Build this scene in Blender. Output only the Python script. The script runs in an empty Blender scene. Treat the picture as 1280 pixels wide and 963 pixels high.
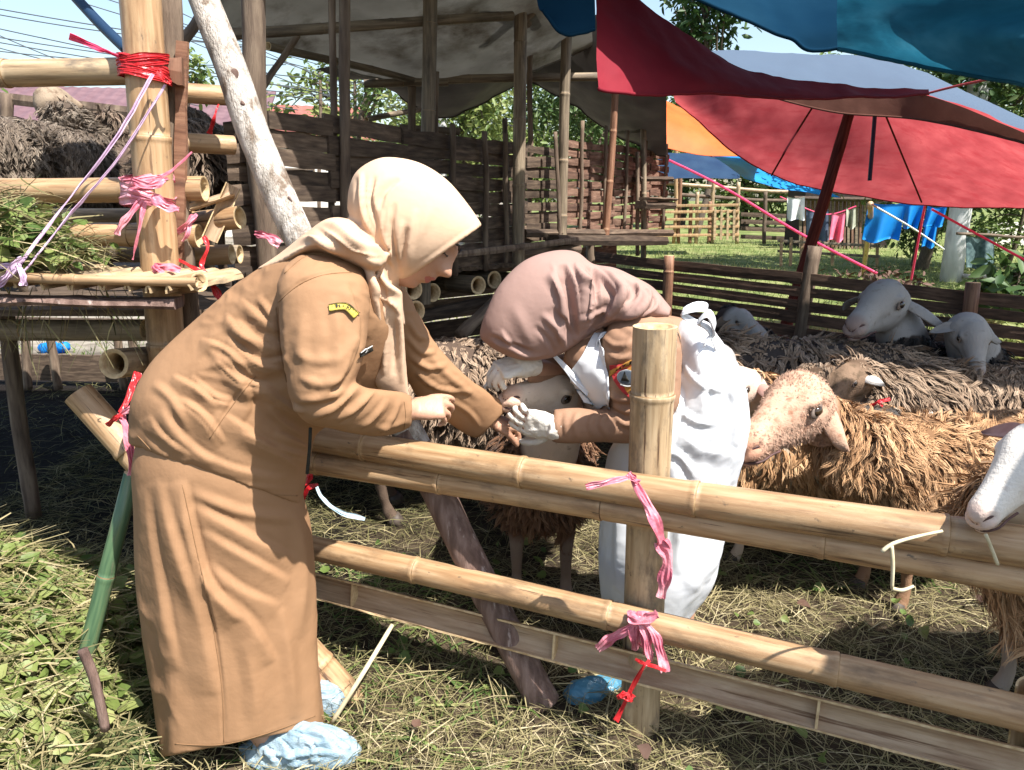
import bpy, math, random
import numpy as np
from mathutils import Vector, Matrix
from mathutils.bvhtree import BVHTree
random.seed(7); RNG = np.random.default_rng(7)
S = bpy.context.scene; COL = S.collection
# ------------------------------------------------------------------ camera, world, sun, exposure
EYE = 1.35; PITCH = math.radians(13.7); FOC = 949.0; PCX, PCY = 640.0, 481.5
cam_d = bpy.data.cameras.new('camera'); cam = bpy.data.objects.new('camera', cam_d); COL.objects.link(cam)
cam.location = (0, 0, EYE); cam.rotation_euler = (math.pi/2 - PITCH, 0, 0)
cam_d.sensor_fit = 'HORIZONTAL'; cam_d.sensor_width = 36; cam_d.lens = 36*FOC/1280
cam_d.clip_start = 0.05; cam_d.clip_end = 2000
S.camera = cam
SUN_DIR = Vector((0.40, -0.38, 0.86)).normalized()          # towards the sun
world = bpy.data.worlds.new('World'); S.world = world; world.use_nodes = True
wn = world.node_tree.nodes; wl = world.node_tree.links
for n in list(wn): wn.remove(n)
sky = wn.new('ShaderNodeTexSky'); sky.sky_type = 'NISHITA'; sky.sun_disc = False
sky.sun_elevation = math.asin(SUN_DIR.z); sky.sun_rotation = math.atan2(SUN_DIR.x, SUN_DIR.y)
sky.air_density = 1.3; sky.dust_density = 2.0; sky.ozone_density = 1.0; sky.altitude = 200
bg = wn.new('ShaderNodeBackground'); bg.inputs['Strength'].default_value = 0.10
wo = wn.new('ShaderNodeOutputWorld'); wl.new(sky.outputs[0], bg.inputs[0]); wl.new(bg.outputs[0], wo.inputs[0])
sun_d = bpy.data.lights.new('sun', 'SUN'); sun = bpy.data.objects.new('sun', sun_d); COL.objects.link(sun)
sun_d.energy = 5.0; sun_d.angle = math.radians(0.5); sun_d.color = (1.0, 0.955, 0.905)
sun.rotation_euler = SUN_DIR.to_track_quat('Z', 'Y').to_euler(); sun.location = (2, -3, 12)
S.view_settings.view_transform = 'Standard'; S.view_settings.look = 'None'
S.view_settings.exposure = 1.28; S.view_settings.gamma = 1.0; S.view_settings.use_curve_mapping = False

# ------------------------------------------------------------------ geometry helpers
CP, SP = math.cos(PITCH), math.sin(PITCH)
EYEV = np.array([0, 0, EYE])
def ray(px, py):
    u = (px-PCX)/FOC; v = (PCY-py)/FOC
    return np.array([u, CP+v*SP, -SP+v*CP])
def P(px, py, Y):
    d = ray(px, py); return d*(Y/d[1]) + EYEV
def G(px, py, z=0.0):
    d = ray(px, py); return d*((z-EYE)/d[2]) + EYEV
def proj(V):
    V = np.asarray(V, float); q = V-EYEV
    dep = q[..., 1]*CP - q[..., 2]*SP; up = q[..., 1]*SP + q[..., 2]*CP
    return PCX+FOC*q[..., 0]/dep, PCY-FOC*up/dep, dep
def unit(v):
    v = np.asarray(v, float); return v/(np.linalg.norm(v, axis=-1, keepdims=True)+1e-12)
def _h(i, j, k, s):
    n = (i*374761393 + j*668265263 + k*2147483647 + s*974711) & 0xffffffff
    n = ((n ^ (n >> 13))*1274126177) & 0xffffffff
    return ((n ^ (n >> 16)) & 0xffff)/32767.5-1
def noise(V, scale=1.0, seed=0, octaves=1):
    V = np.asarray(V, float)*np.asarray(scale, float); out = 0; amp = 1; tot = 0
    for o in range(octaves):
        W = V*(2**o)+seed*17.3+o*5.1; I = np.floor(W).astype(np.int64); f = W-I; f = f*f*(3-2*f); r = 0
        for a in (0, 1):
            for b in (0, 1):
                for c in (0, 1):
                    w = (f[..., 0] if a else 1-f[..., 0])*(f[..., 1] if b else 1-f[..., 1])*(f[..., 2] if c else 1-f[..., 2])
                    r = r + w*_h(I[..., 0]+a, I[..., 1]+b, I[..., 2]+c, seed+o)
        out = out+amp*r; tot += amp; amp *= .5
    return out/tot
def catmull(pts, n):
    pts = np.asarray(pts, float); m = len(pts); t = np.linspace(0, m-1, n)
    i = np.clip(np.floor(t).astype(int), 0, m-2); f = (t-i)[:, None]
    p0 = pts[np.maximum(i-1, 0)]; p1 = pts[i]; p2 = pts[i+1]; p3 = pts[np.minimum(i+2, m-1)]
    return .5*((2*p1)+(-p0+p2)*f+(2*p0-5*p1+4*p2-p3)*f**2+(-p0+3*p1-3*p2+p3)*f**3)

class M:
    """collects polygons; build() links them as ONE mesh object"""
    def __init__(s): s.v = []; s.f = []; s.m = []; s.n = 0
    def add(s, v, f, mi=0):
        v = np.asarray(v, float).reshape(-1, 3); s.v.append(v)
        for q in f: s.f.append(tuple(int(i)+s.n for i in q)); s.m.append(mi)
        s.n += len(v); return s
    def grid(s, R, closed=True, cap0=False, cap1=False, mi=0, mis=None):
        R = np.asarray(R, float); n, k = R.shape[:2]; f = []; base = s.n
        for i in range(n-1):
            for j in range(k if closed else k-1):
                j2 = (j+1) % k; f.append((i*k+j, i*k+j2, (i+1)*k+j2, (i+1)*k+j))
        if cap0: f.append(tuple(range(k-1, -1, -1)))
        if cap1: f.append(tuple((n-1)*k+j for j in range(k)))
        s.add(R, f, mi)
        return s
    def box(s, c, size, rot=None, mi=0, jit=0):
        h = np.array(size)/2
        v = np.array([(x, y, z) for x in (-1, 1) for y in (-1, 1) for z in (-1, 1)], float)*h
        if jit: v = v+RNG.normal(0, jit, v.shape)
        if rot is not None: v = v @ np.asarray(rot).T
        s.add(v+np.asarray(c), [(0, 1, 3, 2), (4, 6, 7, 5), (0, 4, 5, 1), (2, 3, 7, 6), (0, 2, 6, 4), (1, 5, 7, 3)], mi); return s
    def tube(s, path, r, seg=10, caps=True, mi=0, flat=1.0):
        path = np.asarray(path, float); r = np.broadcast_to(np.asarray(r, float), (len(path),))
        T = unit(np.gradient(path, axis=0)); up = np.array([0, 0, 1.]) if abs(T[0][2]) < .9 else np.array([1., 0, 0])
        R = []; x = unit(np.cross(up, T[0]))
        for i in range(len(path)):
            x = unit(x-T[i]*np.dot(x, T[i])); y = np.cross(T[i], x)
            a = np.arange(seg)*2*math.pi/seg
            R.append(path[i]+r[i]*(np.cos(a)[:, None]*x+flat*np.sin(a)[:, None]*y))
        return s.grid(R, True, caps, caps, mi)
    def strip(s, path, w, side, thick=0.0012, mi=0):
        """flat ribbon with thickness: path (n,3), width (n,), side direction (n,3)"""
        path = np.asarray(path, float); w = np.broadcast_to(np.asarray(w, float), (len(path),)); side = unit(np.broadcast_to(np.asarray(side, float), path.shape))
        nn = unit(np.cross(np.gradient(path, axis=0), side)); n = len(path); k = 7; u = np.linspace(-.5, .5, k); R = []
        ph = RNG.random(k)*6.28
        for i in range(n):
            off = w[i]*.10*np.sin(u*19+ph*.6+i*.22)+w[i]*.05*np.sin(i*.9+ph)
            top = path[i]+np.outer(u*w[i], side[i])+np.outer(off, nn[i]); R.append(np.concatenate([top+nn[i]*thick, (top-nn[i]*thick)[::-1]]))
        return s.grid(R, True, True, True, mi)
    def ell(s, c, r, rot=None, nu=16, nv=12, mi=0):
        R = []
        for i in range(nv+1):
            t = math.pi*(0.02+0.96*i/nv); a = np.arange(nu)*2*math.pi/nu
            R.append(np.stack([np.sin(t)*np.cos(a), np.sin(t)*np.sin(a), np.full(nu, -np.cos(t))], 1)*np.asarray(r))
        R = np.array(R)
        if rot is not None: R = R @ np.asarray(rot).T
        return s.grid(R+np.asarray(c), True, True, True, mi)
    def arrays(s): return np.concatenate(s.v), s.f
    def build(s, name, mats, parent=None, smooth=True, origin=None, attr=None):
        return link_mesh(name, np.concatenate(s.v), s.f, mats, parent, smooth, origin, s.m, attr)

def basis(o):
    m = o.matrix_basis.copy()
    return basis(o.parent) @ m if o.parent else m
def link_mesh(name, V, F, mats, parent=None, smooth=True, origin=None, mi=None, attr=None):
    V = np.asarray(V, float)
    if origin is None: origin = (np.array(basis(parent).translation) if parent else np.array([(V[:, 0].min()+V[:, 0].max())/2, (V[:, 1].min()+V[:, 1].max())/2, V[:, 2].min()]))
    me = bpy.data.meshes.new(name); L = V-np.asarray(origin)
    if isinstance(F, np.ndarray):
        k = F.shape[1]; me.vertices.add(len(L)); me.vertices.foreach_set('co', L.astype(np.float32).ravel())
        me.loops.add(F.size); me.loops.foreach_set('vertex_index', F.astype(np.int32).ravel())
        me.polygons.add(len(F)); me.polygons.foreach_set('loop_start', np.arange(0, F.size, k, dtype=np.int32))
        me.update(calc_edges=True); me.validate()
    else: me.from_pydata(L.tolist(), [], F)
    for m in (mats if isinstance(mats, (list, tuple)) else [mats]): me.materials.append(m)
    if mi is not None and len(set(mi)) > 1: me.polygons.foreach_set('material_index', np.array(mi, np.int32))
    if smooth: me.polygons.foreach_set('use_smooth', np.ones(len(me.polygons), bool))
    if attr:
        for k, a in attr.items():
            at = me.attributes.new(k, 'FLOAT', 'POINT'); at.data.foreach_set('value', np.asarray(a, np.float32))
    me.update()
    o = bpy.data.objects.new(name, me); COL.objects.link(o)
    if parent:
        o.parent = parent; o.matrix_basis = basis(parent).inverted() @ Matrix.Translation(Vector(origin))
    else: o.location = Vector(origin)
    return o
def tag(o, label=None, cat=None, group=None, kind=None):
    if label: o['label'] = label
    if cat: o['category'] = cat
    if group: o['group'] = group
    if kind: o['kind'] = kind
    return o
def thing(name, loc, label, cat, group=None, rotz=0):
    o = bpy.data.objects.new(name, None); COL.objects.link(o); o.empty_display_size = .1
    o.location = Vector(loc); o.rotation_euler = (0, 0, rotz); return tag(o, label, cat, group)
def normals(V, F):
    F = np.asarray(F); a = V[F[:, 2]]-V[F[:, 0]]; b = V[F[:, -1]]-V[F[:, 1]]; n = np.cross(a, b); N = np.zeros_like(V)
    for k in range(F.shape[1]): np.add.at(N, F[:, k], n)
    return unit(N)
def remesh(m, voxel, smooth=3, fac=.5):
    """union of closed solids -> one continuous quad surface (V, F arrays)"""
    V, F = m.arrays() if isinstance(m, M) else m
    me = bpy.data.meshes.new('tmp'); me.from_pydata(V.tolist(), [], F); o = bpy.data.objects.new('tmp', me); COL.objects.link(o)
    r = o.modifiers.new('r', 'REMESH'); r.mode = 'VOXEL'; r.voxel_size = voxel
    if smooth: q = o.modifiers.new('s', 'SMOOTH'); q.factor = fac; q.iterations = smooth
    dg = bpy.context.evaluated_depsgraph_get(); dg.update(); e = o.evaluated_get(dg); em = e.to_mesh()
    V2 = np.empty(len(em.vertices)*3, np.float32); em.vertices.foreach_get('co', V2)
    L = np.empty(len(em.loops), np.int32); em.loops.foreach_get('vertex_index', L); V2 = V2.reshape(-1, 3).astype(float); F2 = L.reshape(-1, 4)
    e.to_mesh_clear(); bpy.data.objects.remove(o); bpy.data.meshes.remove(me)
    return V2, F2
def sil(st, n=40, seg=40, close=True, ex=2.0):
    """loft through stations (x1,y1, x2,y2, Y, half_thickness): the two outline points of a solid and its depth"""
    st = catmull(st, n); R = []
    for i, (x1, y1, x2, y2, Y, t) in enumerate(st):
        a0 = P(x1, y1, Y); a1 = P(x2, y2, Y); c = (a0+a1)/2; a = (a1-a0)/2; v = unit(c-EYEV); ah = unit(a); b = unit(v-ah*np.dot(v, ah))*t
        th = np.arange(seg)*2*math.pi/seg; cs, sn = np.cos(th), np.sin(th)
        cs = np.sign(cs)*np.abs(cs)**(2/ex); sn = np.sign(sn)*np.abs(sn)**(2/ex)
        R.append(c+cs[:, None]*a+sn[:, None]*b)
    return np.array(R)
def limb(st, n=24, seg=20, flat=1.0):
    """tapered limb through stations (px, py, Y, radius)"""
    st = catmull(st, n); return [P(*s[:3]) for s in st], st[:, 3]
def strokes(V, N, L, mask=None):
    """sculpt folds: each stroke = (pixel polyline, width px, height m[, asym]); moves the facing surface along its normal"""
    px, py, dep = proj(V); fac = np.clip((np.einsum('ij,ij->i', unit(EYEV-V), N)-.05)/.3, 0, 1)
    if mask is not None: fac = fac*mask
    D = np.zeros(len(V)); q = np.stack([px, py], 1)
    for s in L:
        pl = catmull(s[0], max(8, 6*len(s[0]))); w, h = s[1], s[2]; asym = s[3] if len(s) > 3 else 1.0
        lo = pl.min(0)-3*w*max(1, asym); hi = pl.max(0)+3*w*max(1, asym)
        ids = np.where((px > lo[0]) & (px < hi[0]) & (py > lo[1]) & (py < hi[1]) & (fac > 0))[0]
        if not len(ids): continue
        A = pl[:-1]; B = pl[1:]; d = B-A; pts = q[ids][:, None, :]
        t = np.clip(((pts-A)*d).sum(-1)/((d*d).sum(-1)+1e-9), 0, 1); C = A+t[..., None]*d; e = pts-C; dist = np.sqrt((e*e).sum(-1))
        j = dist.argmin(1); r = np.arange(len(ids)); dd = dist[r, j]; u = (j+t[r, j])/len(A)
        side = d[j, 0]*e[r, j, 1]-d[j, 1]*e[r, j, 0]
        if w > 3.1 and asym == 1.0: ww = np.full(len(ids), w*.8); 
        elif w > 3.1: ww = np.where(side > 0, w*asym*1.1, w*.5)
        else: ww = np.where(side > 0, w*asym, w)
        tap = np.clip(np.minimum(u, 1-u)*3.2, 0, 1)**.8
        prof = np.exp(-(dd/ww)**1.6)-.30*np.exp(-((dd-1.7*ww)/(.8*ww))**2)
        D[ids] += h*prof*tap
    return V+N*(D*fac)[:, None]
def smooth_np(V, F, it=1, fac=.5):
    E = np.concatenate([F[:, [k, (k+1) % F.shape[1]]] for k in range(F.shape[1])]); 
    for _ in range(it):
        A = np.zeros_like(V); c = np.zeros(len(V)); np.add.at(A, E[:, 0], V[E[:, 1]]); np.add.at(c, E[:, 0], 1); np.add.at(A, E[:, 1], V[E[:, 0]]); np.add.at(c, E[:, 1], 1)
        V = V*(1-fac)+fac*A/np.maximum(c, 1)[:, None]
    return V
def wrinkle(V, F, sc, amp, seed, sparse=.0):
    """fine irregular creases: warped ridged noise, only in patches"""
    W = V+.04*np.stack([noise(V, 7, seed+i, 2) for i in range(3)], 1); r = (1-np.abs(noise(W, sc, seed+5, 2))*2.6); msk = np.clip(noise(V, 5, seed+9, 2)*2+.4-sparse, 0, 1)
    return V+normals(V, F)*(amp*np.clip(r, -.4, 1)*msk)[:, None]
def bvh(V, F): return BVHTree.FromPolygons([Vector(v) for v in V], [tuple(int(i) for i in f) for f in F])
def onto(tree, px, py, off=.003, Ydef=2.0):
    d = Vector(unit(ray(px, py))); h = tree.ray_cast(Vector(EYEV), d)
    if h[0] is None: return P(px, py, Ydef)
    n = h[1] if h[1].dot(d) < 0 else -h[1]
    return np.array(h[0]+n*off)

# ------------------------------------------------------------------ materials
def mat(name, cols, scale=(1, 1, 1), nscale=5, detail=4, rough=.8, bump=0, bscale=40, coord='Object', spec=.3, transl=0, sheen=0, attr=None, rand=0, back=None, dist=0, bvec=None, stain=None, stain2=None, stain3=None, fine=None, subs=0):
    """procedural: colour ramp over stretched noise (or a per-piece attribute), optional blotches, bump, translucency"""
    m = bpy.data.materials.new(name); m.use_nodes = True; nt = m.node_tree; N = nt.nodes; L = nt.links; N.clear()
    out = N.new('ShaderNodeOutputMaterial'); b = N.new('ShaderNodeBsdfPrincipled')
    b.inputs['Roughness'].default_value = rough; b.inputs['Specular IOR Level'].default_value = spec
    tc = N.new('ShaderNodeTexCoord'); mp = N.new('ShaderNodeMapping'); mp.inputs['Scale'].default_value = scale; L.new(tc.outputs[coord], mp.inputs[0])
    if rand:
        oi = N.new('ShaderNodeObjectInfo'); va = N.new('ShaderNodeVectorMath'); va.operation = 'ADD'; mu = N.new('ShaderNodeMath'); mu.operation = 'MULTIPLY'; mu.inputs[1].default_value = 37
        L.new(oi.outputs['Random'], mu.inputs[0]); L.new(mp.outputs[0], va.inputs[0]); L.new(mu.outputs[0], va.inputs[1]); vec = va.outputs[0]
    else: vec = mp.outputs[0]
    nz = N.new('ShaderNodeTexNoise'); nz.inputs['Scale'].default_value = nscale; nz.inputs['Detail'].default_value = detail; nz.inputs['Distortion'].default_value = dist; L.new(vec, nz.inputs[0])
    src = nz.outputs['Fac']
    rp = N.new('ShaderNodeValToRGB'); el = rp.color_ramp.elements
    lo, hi = (.3, .7) if attr is None else (0, 1)
    if attr:
        at = N.new('ShaderNodeAttribute'); at.attribute_name = attr
        ad = N.new('ShaderNodeMath'); ad.operation = 'MULTIPLY_ADD'; ad.inputs[1].default_value = .35; L.new(src, ad.inputs[0])
        sb = N.new('ShaderNodeMath'); sb.operation = 'SUBTRACT'; sb.inputs[1].default_value = .175; L.new(at.outputs['Fac'], sb.inputs[0]); L.new(sb.outputs[0], ad.inputs[2]); src = ad.outputs[0]
    for i, c in enumerate(cols):
        p = lo+(hi-lo)*i/max(1, len(cols)-1)
        e = el[i] if i < 2 else el.new(p)
        e.position = p; e.color = (*c, 1)
    if len(cols) == 1: el[1].color = (*cols[0], 1)
    L.new(src, rp.inputs[0]); col = rp.outputs[0]
    def mixc(fac, c2, col, mode='MIX'):
        x = N.new('ShaderNodeMix'); x.data_type = 'RGBA'; x.blend_type = mode
        L.new(fac, x.inputs[0]) if not isinstance(fac, float) else setattr(x.inputs[0], 'default_value', fac)
        L.new(col, x.inputs[6]); (setattr(x.inputs[7], 'default_value', (*c2, 1)) if isinstance(c2, tuple) else L.new(c2, x.inputs[7])); return x.outputs[2]
    for st_ in (stain, stain2, stain3):          # (colour, scale, lo, hi[, stretch])
        if not st_: continue
        n2 = N.new('ShaderNodeTexNoise'); n2.inputs['Scale'].default_value = st_[1]; n2.inputs['Detail'].default_value = 6; n2.inputs['Roughness'].default_value = .65
        if len(st_) > 4:
            m2 = N.new('ShaderNodeMapping'); m2.inputs['Scale'].default_value = st_[4]; L.new(tc.outputs[coord], m2.inputs[0])
            if rand:
                v2 = N.new('ShaderNodeVectorMath'); L.new(m2.outputs[0], v2.inputs[0]); L.new(mu.outputs[0], v2.inputs[1]); L.new(v2.outputs[0], n2.inputs[0])
            else: L.new(m2.outputs[0], n2.inputs[0])
        else: L.new(vec, n2.inputs[0])
        mr = N.new('ShaderNodeMapRange'); mr.inputs[1].default_value = st_[2]; mr.inputs[2].default_value = st_[3]; L.new(n2.outputs['Fac'], mr.inputs[0])
        col = mixc(mr.outputs[0], st_[0], col)
    if rand:
        hs = N.new('ShaderNodeHueSaturation'); mr = N.new('ShaderNodeMapRange'); mr.inputs[3].default_value = 1-rand; mr.inputs[4].default_value = 1+rand
        L.new(oi.outputs['Random'], mr.inputs[0]); L.new(mr.outputs[0], hs.inputs['Value']); L.new(col, hs.inputs['Color']); col = hs.outputs[0]
    if back:
        ge = N.new('ShaderNodeNewGeometry'); col = mixc(ge.outputs['Backfacing'], back, col)
    L.new(col, b.inputs['Base Color'])
    if sheen: b.inputs['Sheen Weight'].default_value = sheen
    if subs: b.inputs['Subsurface Weight'].default_value = subs; b.inputs['Subsurface Radius'].default_value = (.012, .005, .003); b.inputs['Subsurface Scale'].default_value = 1
    if bump:
        bn = N.new('ShaderNodeTexNoise'); bn.inputs['Scale'].default_value = bscale; bn.inputs['Detail'].default_value = 5
        if bvec:
            m3 = N.new('ShaderNodeMapping'); m3.inputs['Scale'].default_value = bvec; L.new(tc.outputs[coord], m3.inputs[0]); L.new(m3.outputs[0], bn.inputs[0])
        else: L.new(vec, bn.inputs[0])
        bp = N.new('ShaderNodeBump'); bp.inputs['Strength'].default_value = 1; bp.inputs['Distance'].default_value = bump; L.new(bn.outputs['Fac'], bp.inputs['Height']); L.new(bp.outputs[0], b.inputs['Normal'])
    sh = b.outputs[0]
    if transl:
        t = N.new('ShaderNodeBsdfTranslucent'); L.new(col, t.inputs[0]); mx = N.new('ShaderNodeMixShader'); mx.inputs[0].default_value = transl; L.new(sh, mx.inputs[1]); L.new(t.outputs[0], mx.inputs[2]); sh = mx.outputs[0]
    L.new(sh, out.inputs[0]); return m
MT = {}
STR = (14, 14, 1.0)
MT['bamboo'] = mat('bamboo', [(.27, .155, .075), (.38, .24, .125), (.47, .325, .19)], STR, 6, 5, .42, .0006, 30, rand=.14, spec=.4, stain=((.16, .10, .055), 3.2, .52, .72, (5, 5, 1.8)), bvec=(60, 60, 1.5), stain2=((.09, .05, .028), 1, .60, .66, (70, 70, 2.2)), stain3=((.12, .085, .055), 26, .64, .72, (1.6, 1.6, 1)))
MT['bamboo_pale'] = mat('bamboo_pale', [(.29, .20, .11), (.40, .29, .17), (.50, .38, .24)], STR, 6, 5, .5, .0006, 30, rand=.1, spec=.4, stain=((.12, .095, .07), 3.0, .50, .68, (6, 6, 2.6)), bvec=(60, 60, 1.5), stain2=((.09, .05, .028), 1, .60, .66, (70, 70, 2.2)), stain3=((.12, .085, .055), 26, .64, .72, (1.6, 1.6, 1)))
MT['bamboo_grey'] = mat('bamboo_grey', [(.11, .085, .06), (.2, .155, .105), (.3, .24, .165)], STR, 6, 5, .65, .001, 30, rand=.25, stain=((.05, .04, .03), 3.2, .5, .75, (5, 5, 1.2)), bvec=(60, 60, 1.5))
MT['bamboo_brown'] = mat('bamboo_brown', [(.13, .06, .035), (.22, .11, .065), (.3, .165, .1)], STR, 6, 5, .6, .001, 30, rand=.2, bvec=(60, 60, 1.5), stain=((.06, .035, .025), 3.2, .55, .75, (5, 5, 1.2)))
MT['bamboo_green'] = mat('bamboo_green', [(.045, .095, .05), (.085, .15, .075), (.13, .17, .08)], STR, 6, 4, .4, .0004, 30, spec=.5, stain=((.16, .14, .09), 5, .56, .7, (5, 5, 1.2)))
MT['bamboo_inner'] = mat('bamboo_inner', [(.30, .2, .12), (.42, .30, .19), (.52, .39, .27)], STR, 6, 6, .7, .001, 30, rand=.1, stain=((.26, .15, .09), 4, .5, .8, (3, 3, 1.0)), bvec=(80, 80, 1.2), stain2=((.16, .09, .05), 1, .58, .66, (60, 60, 2)))
MT['node'] = mat('bamboo_node', [(.10, .06, .03), (.26, .16, .075), (.36, .25, .13)], (1, 1, 1), 30, 3, .7, .001, 60)
MT['cut'] = mat('bamboo_cut', [(.36, .24, .12), (.6, .46, .27)], (1, 1, 1), 60, 4, .8, .001, 90)
MT['slat'] = mat('slat', [(.045, .03, .021), (.09, .062, .042), (.15, .108, .074)], (2, 14, 14), 5, 6, .85, .0015, 30, rand=.35, bvec=(2, 60, 60), stain=((.028, .02, .016), 3, .5, .8))
MT['slat_red'] = mat('slat_red', [(.085, .046, .032), (.165, .092, .062), (.25, .155, .108)], (2, 14, 14), 5, 6, .85, .0015, 30, rand=.25, bvec=(2, 60, 60), stain=((.05, .03, .022), 3, .5, .8))
MT['slat_fence'] = mat('slat_fence', [(.05, .03, .021), (.10, .06, .04), (.17, .10, .066)], (2, 14, 14), 5, 6, .8, .0015, 30, rand=.3, bvec=(2, 60, 60))
MT['wood_pale'] = mat('wood_pale', [(.22, .19, .155), (.44, .40, .35), (.58, .54, .48)], (9, 9, 3), 5, 8, .85, .006, 18, bvec=(14, 14, 5), stain=((.17, .125, .09), 5, .5, .62, (3, 3, 1.6)))
MT['wood_dark'] = mat('wood_dark', [(.07, .048, .034), (.14, .1, .07), (.22, .165, .115)], (9, 9, 1.2), 5, 7, .85, .003, 18, rand=.2, bvec=(30, 30, 2))
MT['wood_strut'] = mat('wood_strut', [(.075, .045, .035), (.15, .095, .075), (.26, .18, .15)], (9, 9, 1.2), 5, 7, .8, .003, 18, bvec=(30, 30, 2), stain=((.34, .27, .24), 3, .6, .66))
MT['pink'] = mat('pink_plastic', [(.56, .13, .2), (.74, .26, .33), (.84, .48, .52)], (1, 1, 1), 22, 4, .35, .004, 40, transl=.35, spec=.5)
MT['red'] = mat('red_plastic', [(.52, .02, .028), (.72, .045, .05)], (1, 1, 1), 22, 4, .3, .004, 40, transl=.3, spec=.5)
MT['hotpink'] = mat('hot_pink_plastic', [(.75, .06, .16), (.85, .12, .25)], (1, 1, 1), 22, 4, .3, .002, 40, transl=.3)
MT['lilac'] = mat('lilac_plastic', [(.52, .33, .5), (.74, .58, .72)], (1, 1, 1), 30, 4, .35, .003, 40, transl=.25)

def frame_z(p0, p1):
    z = unit(np.asarray(p1)-np.asarray(p0)); x = unit(np.cross(np.array([0.3, 1, .2]) if abs(z[1]) < .9 else np.array([1., 0, 0]), z)); y = np.cross(z, x)
    return np.stack([x, y, z], 1)
def place(o, p0, R, parent):
    Mx = Matrix.Translation(Vector(p0)) @ Matrix(R.tolist()).to_4x4()
    if parent: o.parent = parent; o.matrix_basis = basis(parent).inverted() @ Mx
    else: o.matrix_basis = Mx
    return o
def bamboo(name, p0, p1, r0, r1=None, parent=None, m='bamboo', gap=.32, seg=16, wob=.006, hollow=True, first=None, segs_long=3):
    """a bamboo culm along local z with swollen nodes, slight bow, thick-walled open ends"""
    p0 = np.asarray(p0, float); p1 = np.asarray(p1, float); r1 = r1 or r0; Ln = np.linalg.norm(p1-p0); rnd = random.random()
    zs = [0.0]; rs = [1.0]; nd = []; z = first if first is not None else gap*(.3+.6*random.random())
    while z < Ln-.03:
        zs += [z-.016, z-.0075, z-.0055, z+.001, z+.0045, z+.0065, z+.018]; rs += [1.0, 1.035, 1.055, 1.06, 1.05, .965, 1.0]; nd.append(z); z += gap*random.uniform(.85, 1.15)
        zs.append(z-gap/2); rs.append(.985)
    zs.append(Ln); rs.append(1.0)
    o = np.argsort(zs); zs = np.array(zs)[o]; rs = np.array(rs)[o]; k = (zs >= 0) & (zs <= Ln); zs, rs = zs[k], rs[k]
    a = np.arange(seg)*2*math.pi/seg; R = []
    bx = np.sin(zs/Ln*math.pi*1.0+rnd*6)*wob*Ln; by = np.cos(zs/Ln*math.pi*1.3+rnd*9)*wob*Ln
    bx -= np.interp(zs, [0, Ln], [bx[0], bx[-1]]); by -= np.interp(zs, [0, Ln], [by[0], by[-1]])
    for i, zz in enumerate(zs):
        r = (r0+(r1-r0)*zz/Ln)*rs[i]; R.append(np.stack([r*np.cos(a)+bx[i], r*np.sin(a)+by[i], np.full(seg, zz)], 1))
    R = np.array(R)
    g = M(); ring = []
    n, kk = R.shape[:2]; f = []; mi = []
    for i in range(n-1):
        zc = (zs[i]+zs[i+1])/2; isn = any(abs(zc-q-.0055) < .0022 for q in nd)
        for j in range(kk): f.append((i*kk+j, i*kk+(j+1) % kk, (i+1)*kk+(j+1) % kk, (i+1)*kk+j)); mi.append(1 if isn else 0)
    g.v.append(R.reshape(-1, 3)); g.f = f; g.m = mi; g.n = n*kk
    for e, s in ((0, 1), (n-1, -1)):
        if hollow:
            rim = R[e]; c = rim.mean(0); jag = np.zeros((seg, 3)); inn = c+(rim-c)*.74; dp = inn+np.array([0, 0, s*.10]); 
            Q = np.array([rim, inn, dp])
            b0 = g.n; ff = [(i*seg+j, i*seg+(j+1) % seg, (i+1)*seg+(j+1) % seg, (i+1)*seg+j) for i in range(2) for j in range(seg)]; 
            if s > 0: ff = [q[::-1] for q in ff]
            g.add(Q.reshape(-1, 3), ff, 2); g.f.append(tuple(b0+2*seg+j for j in range(seg))); g.m.append(1)
        else: g.f.append(tuple(e*kk+j for j in range(kk))); g.m.append(2)
    me_o = link_mesh(name, np.concatenate(g.v), g.f, [MT[m], MT['node'], MT['cut']], None, True, (0, 0, 0), g.m)
    return place(me_o, p0, frame_z(p0, p1), parent)
def pole(name, p0, p1, r0, r1=None, parent=None, m='wood_dark', n=14, seg=12, wob=.01, lump=.08):
    """a debarked branch or trunk used as a post"""
    p0 = np.asarray(p0, float); p1 = np.asarray(p1, float); r1 = r1 or r0; Ln = np.linalg.norm(p1-p0); t = np.linspace(0, 1, n); s = random.random()*50
    x = noise(np.stack([t*3+s, t*0, t*0], 1))*wob*Ln; y = noise(np.stack([t*3+s, t*0+9, t*0], 1))*wob*Ln
    x -= np.interp(t, [0, 1], [x[0], x[-1]]); y -= np.interp(t, [0, 1], [y[0], y[-1]]); a = np.arange(seg)*2*math.pi/seg
    R = np.array([np.stack([np.cos(a), np.sin(a), 0*a], 1)*(r0+(r1-r0)*t[i])+np.array([x[i], y[i], t[i]*Ln]) for i in range(n)])
    k = 1+lump*noise(R, 1.2/max(r0, .02)*.35, int(s)); R[..., 0] = x[:, None]+(R[..., 0]-x[:, None])*k; R[..., 1] = y[:, None]+(R[..., 1]-y[:, None])*k
    g = M().grid(R, True, True, True); o = link_mesh(name, np.concatenate(g.v), g.f, [MT[m]], None, True, (0, 0, 0))
    return place(o, p0, frame_z(p0, p1), parent)
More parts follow.
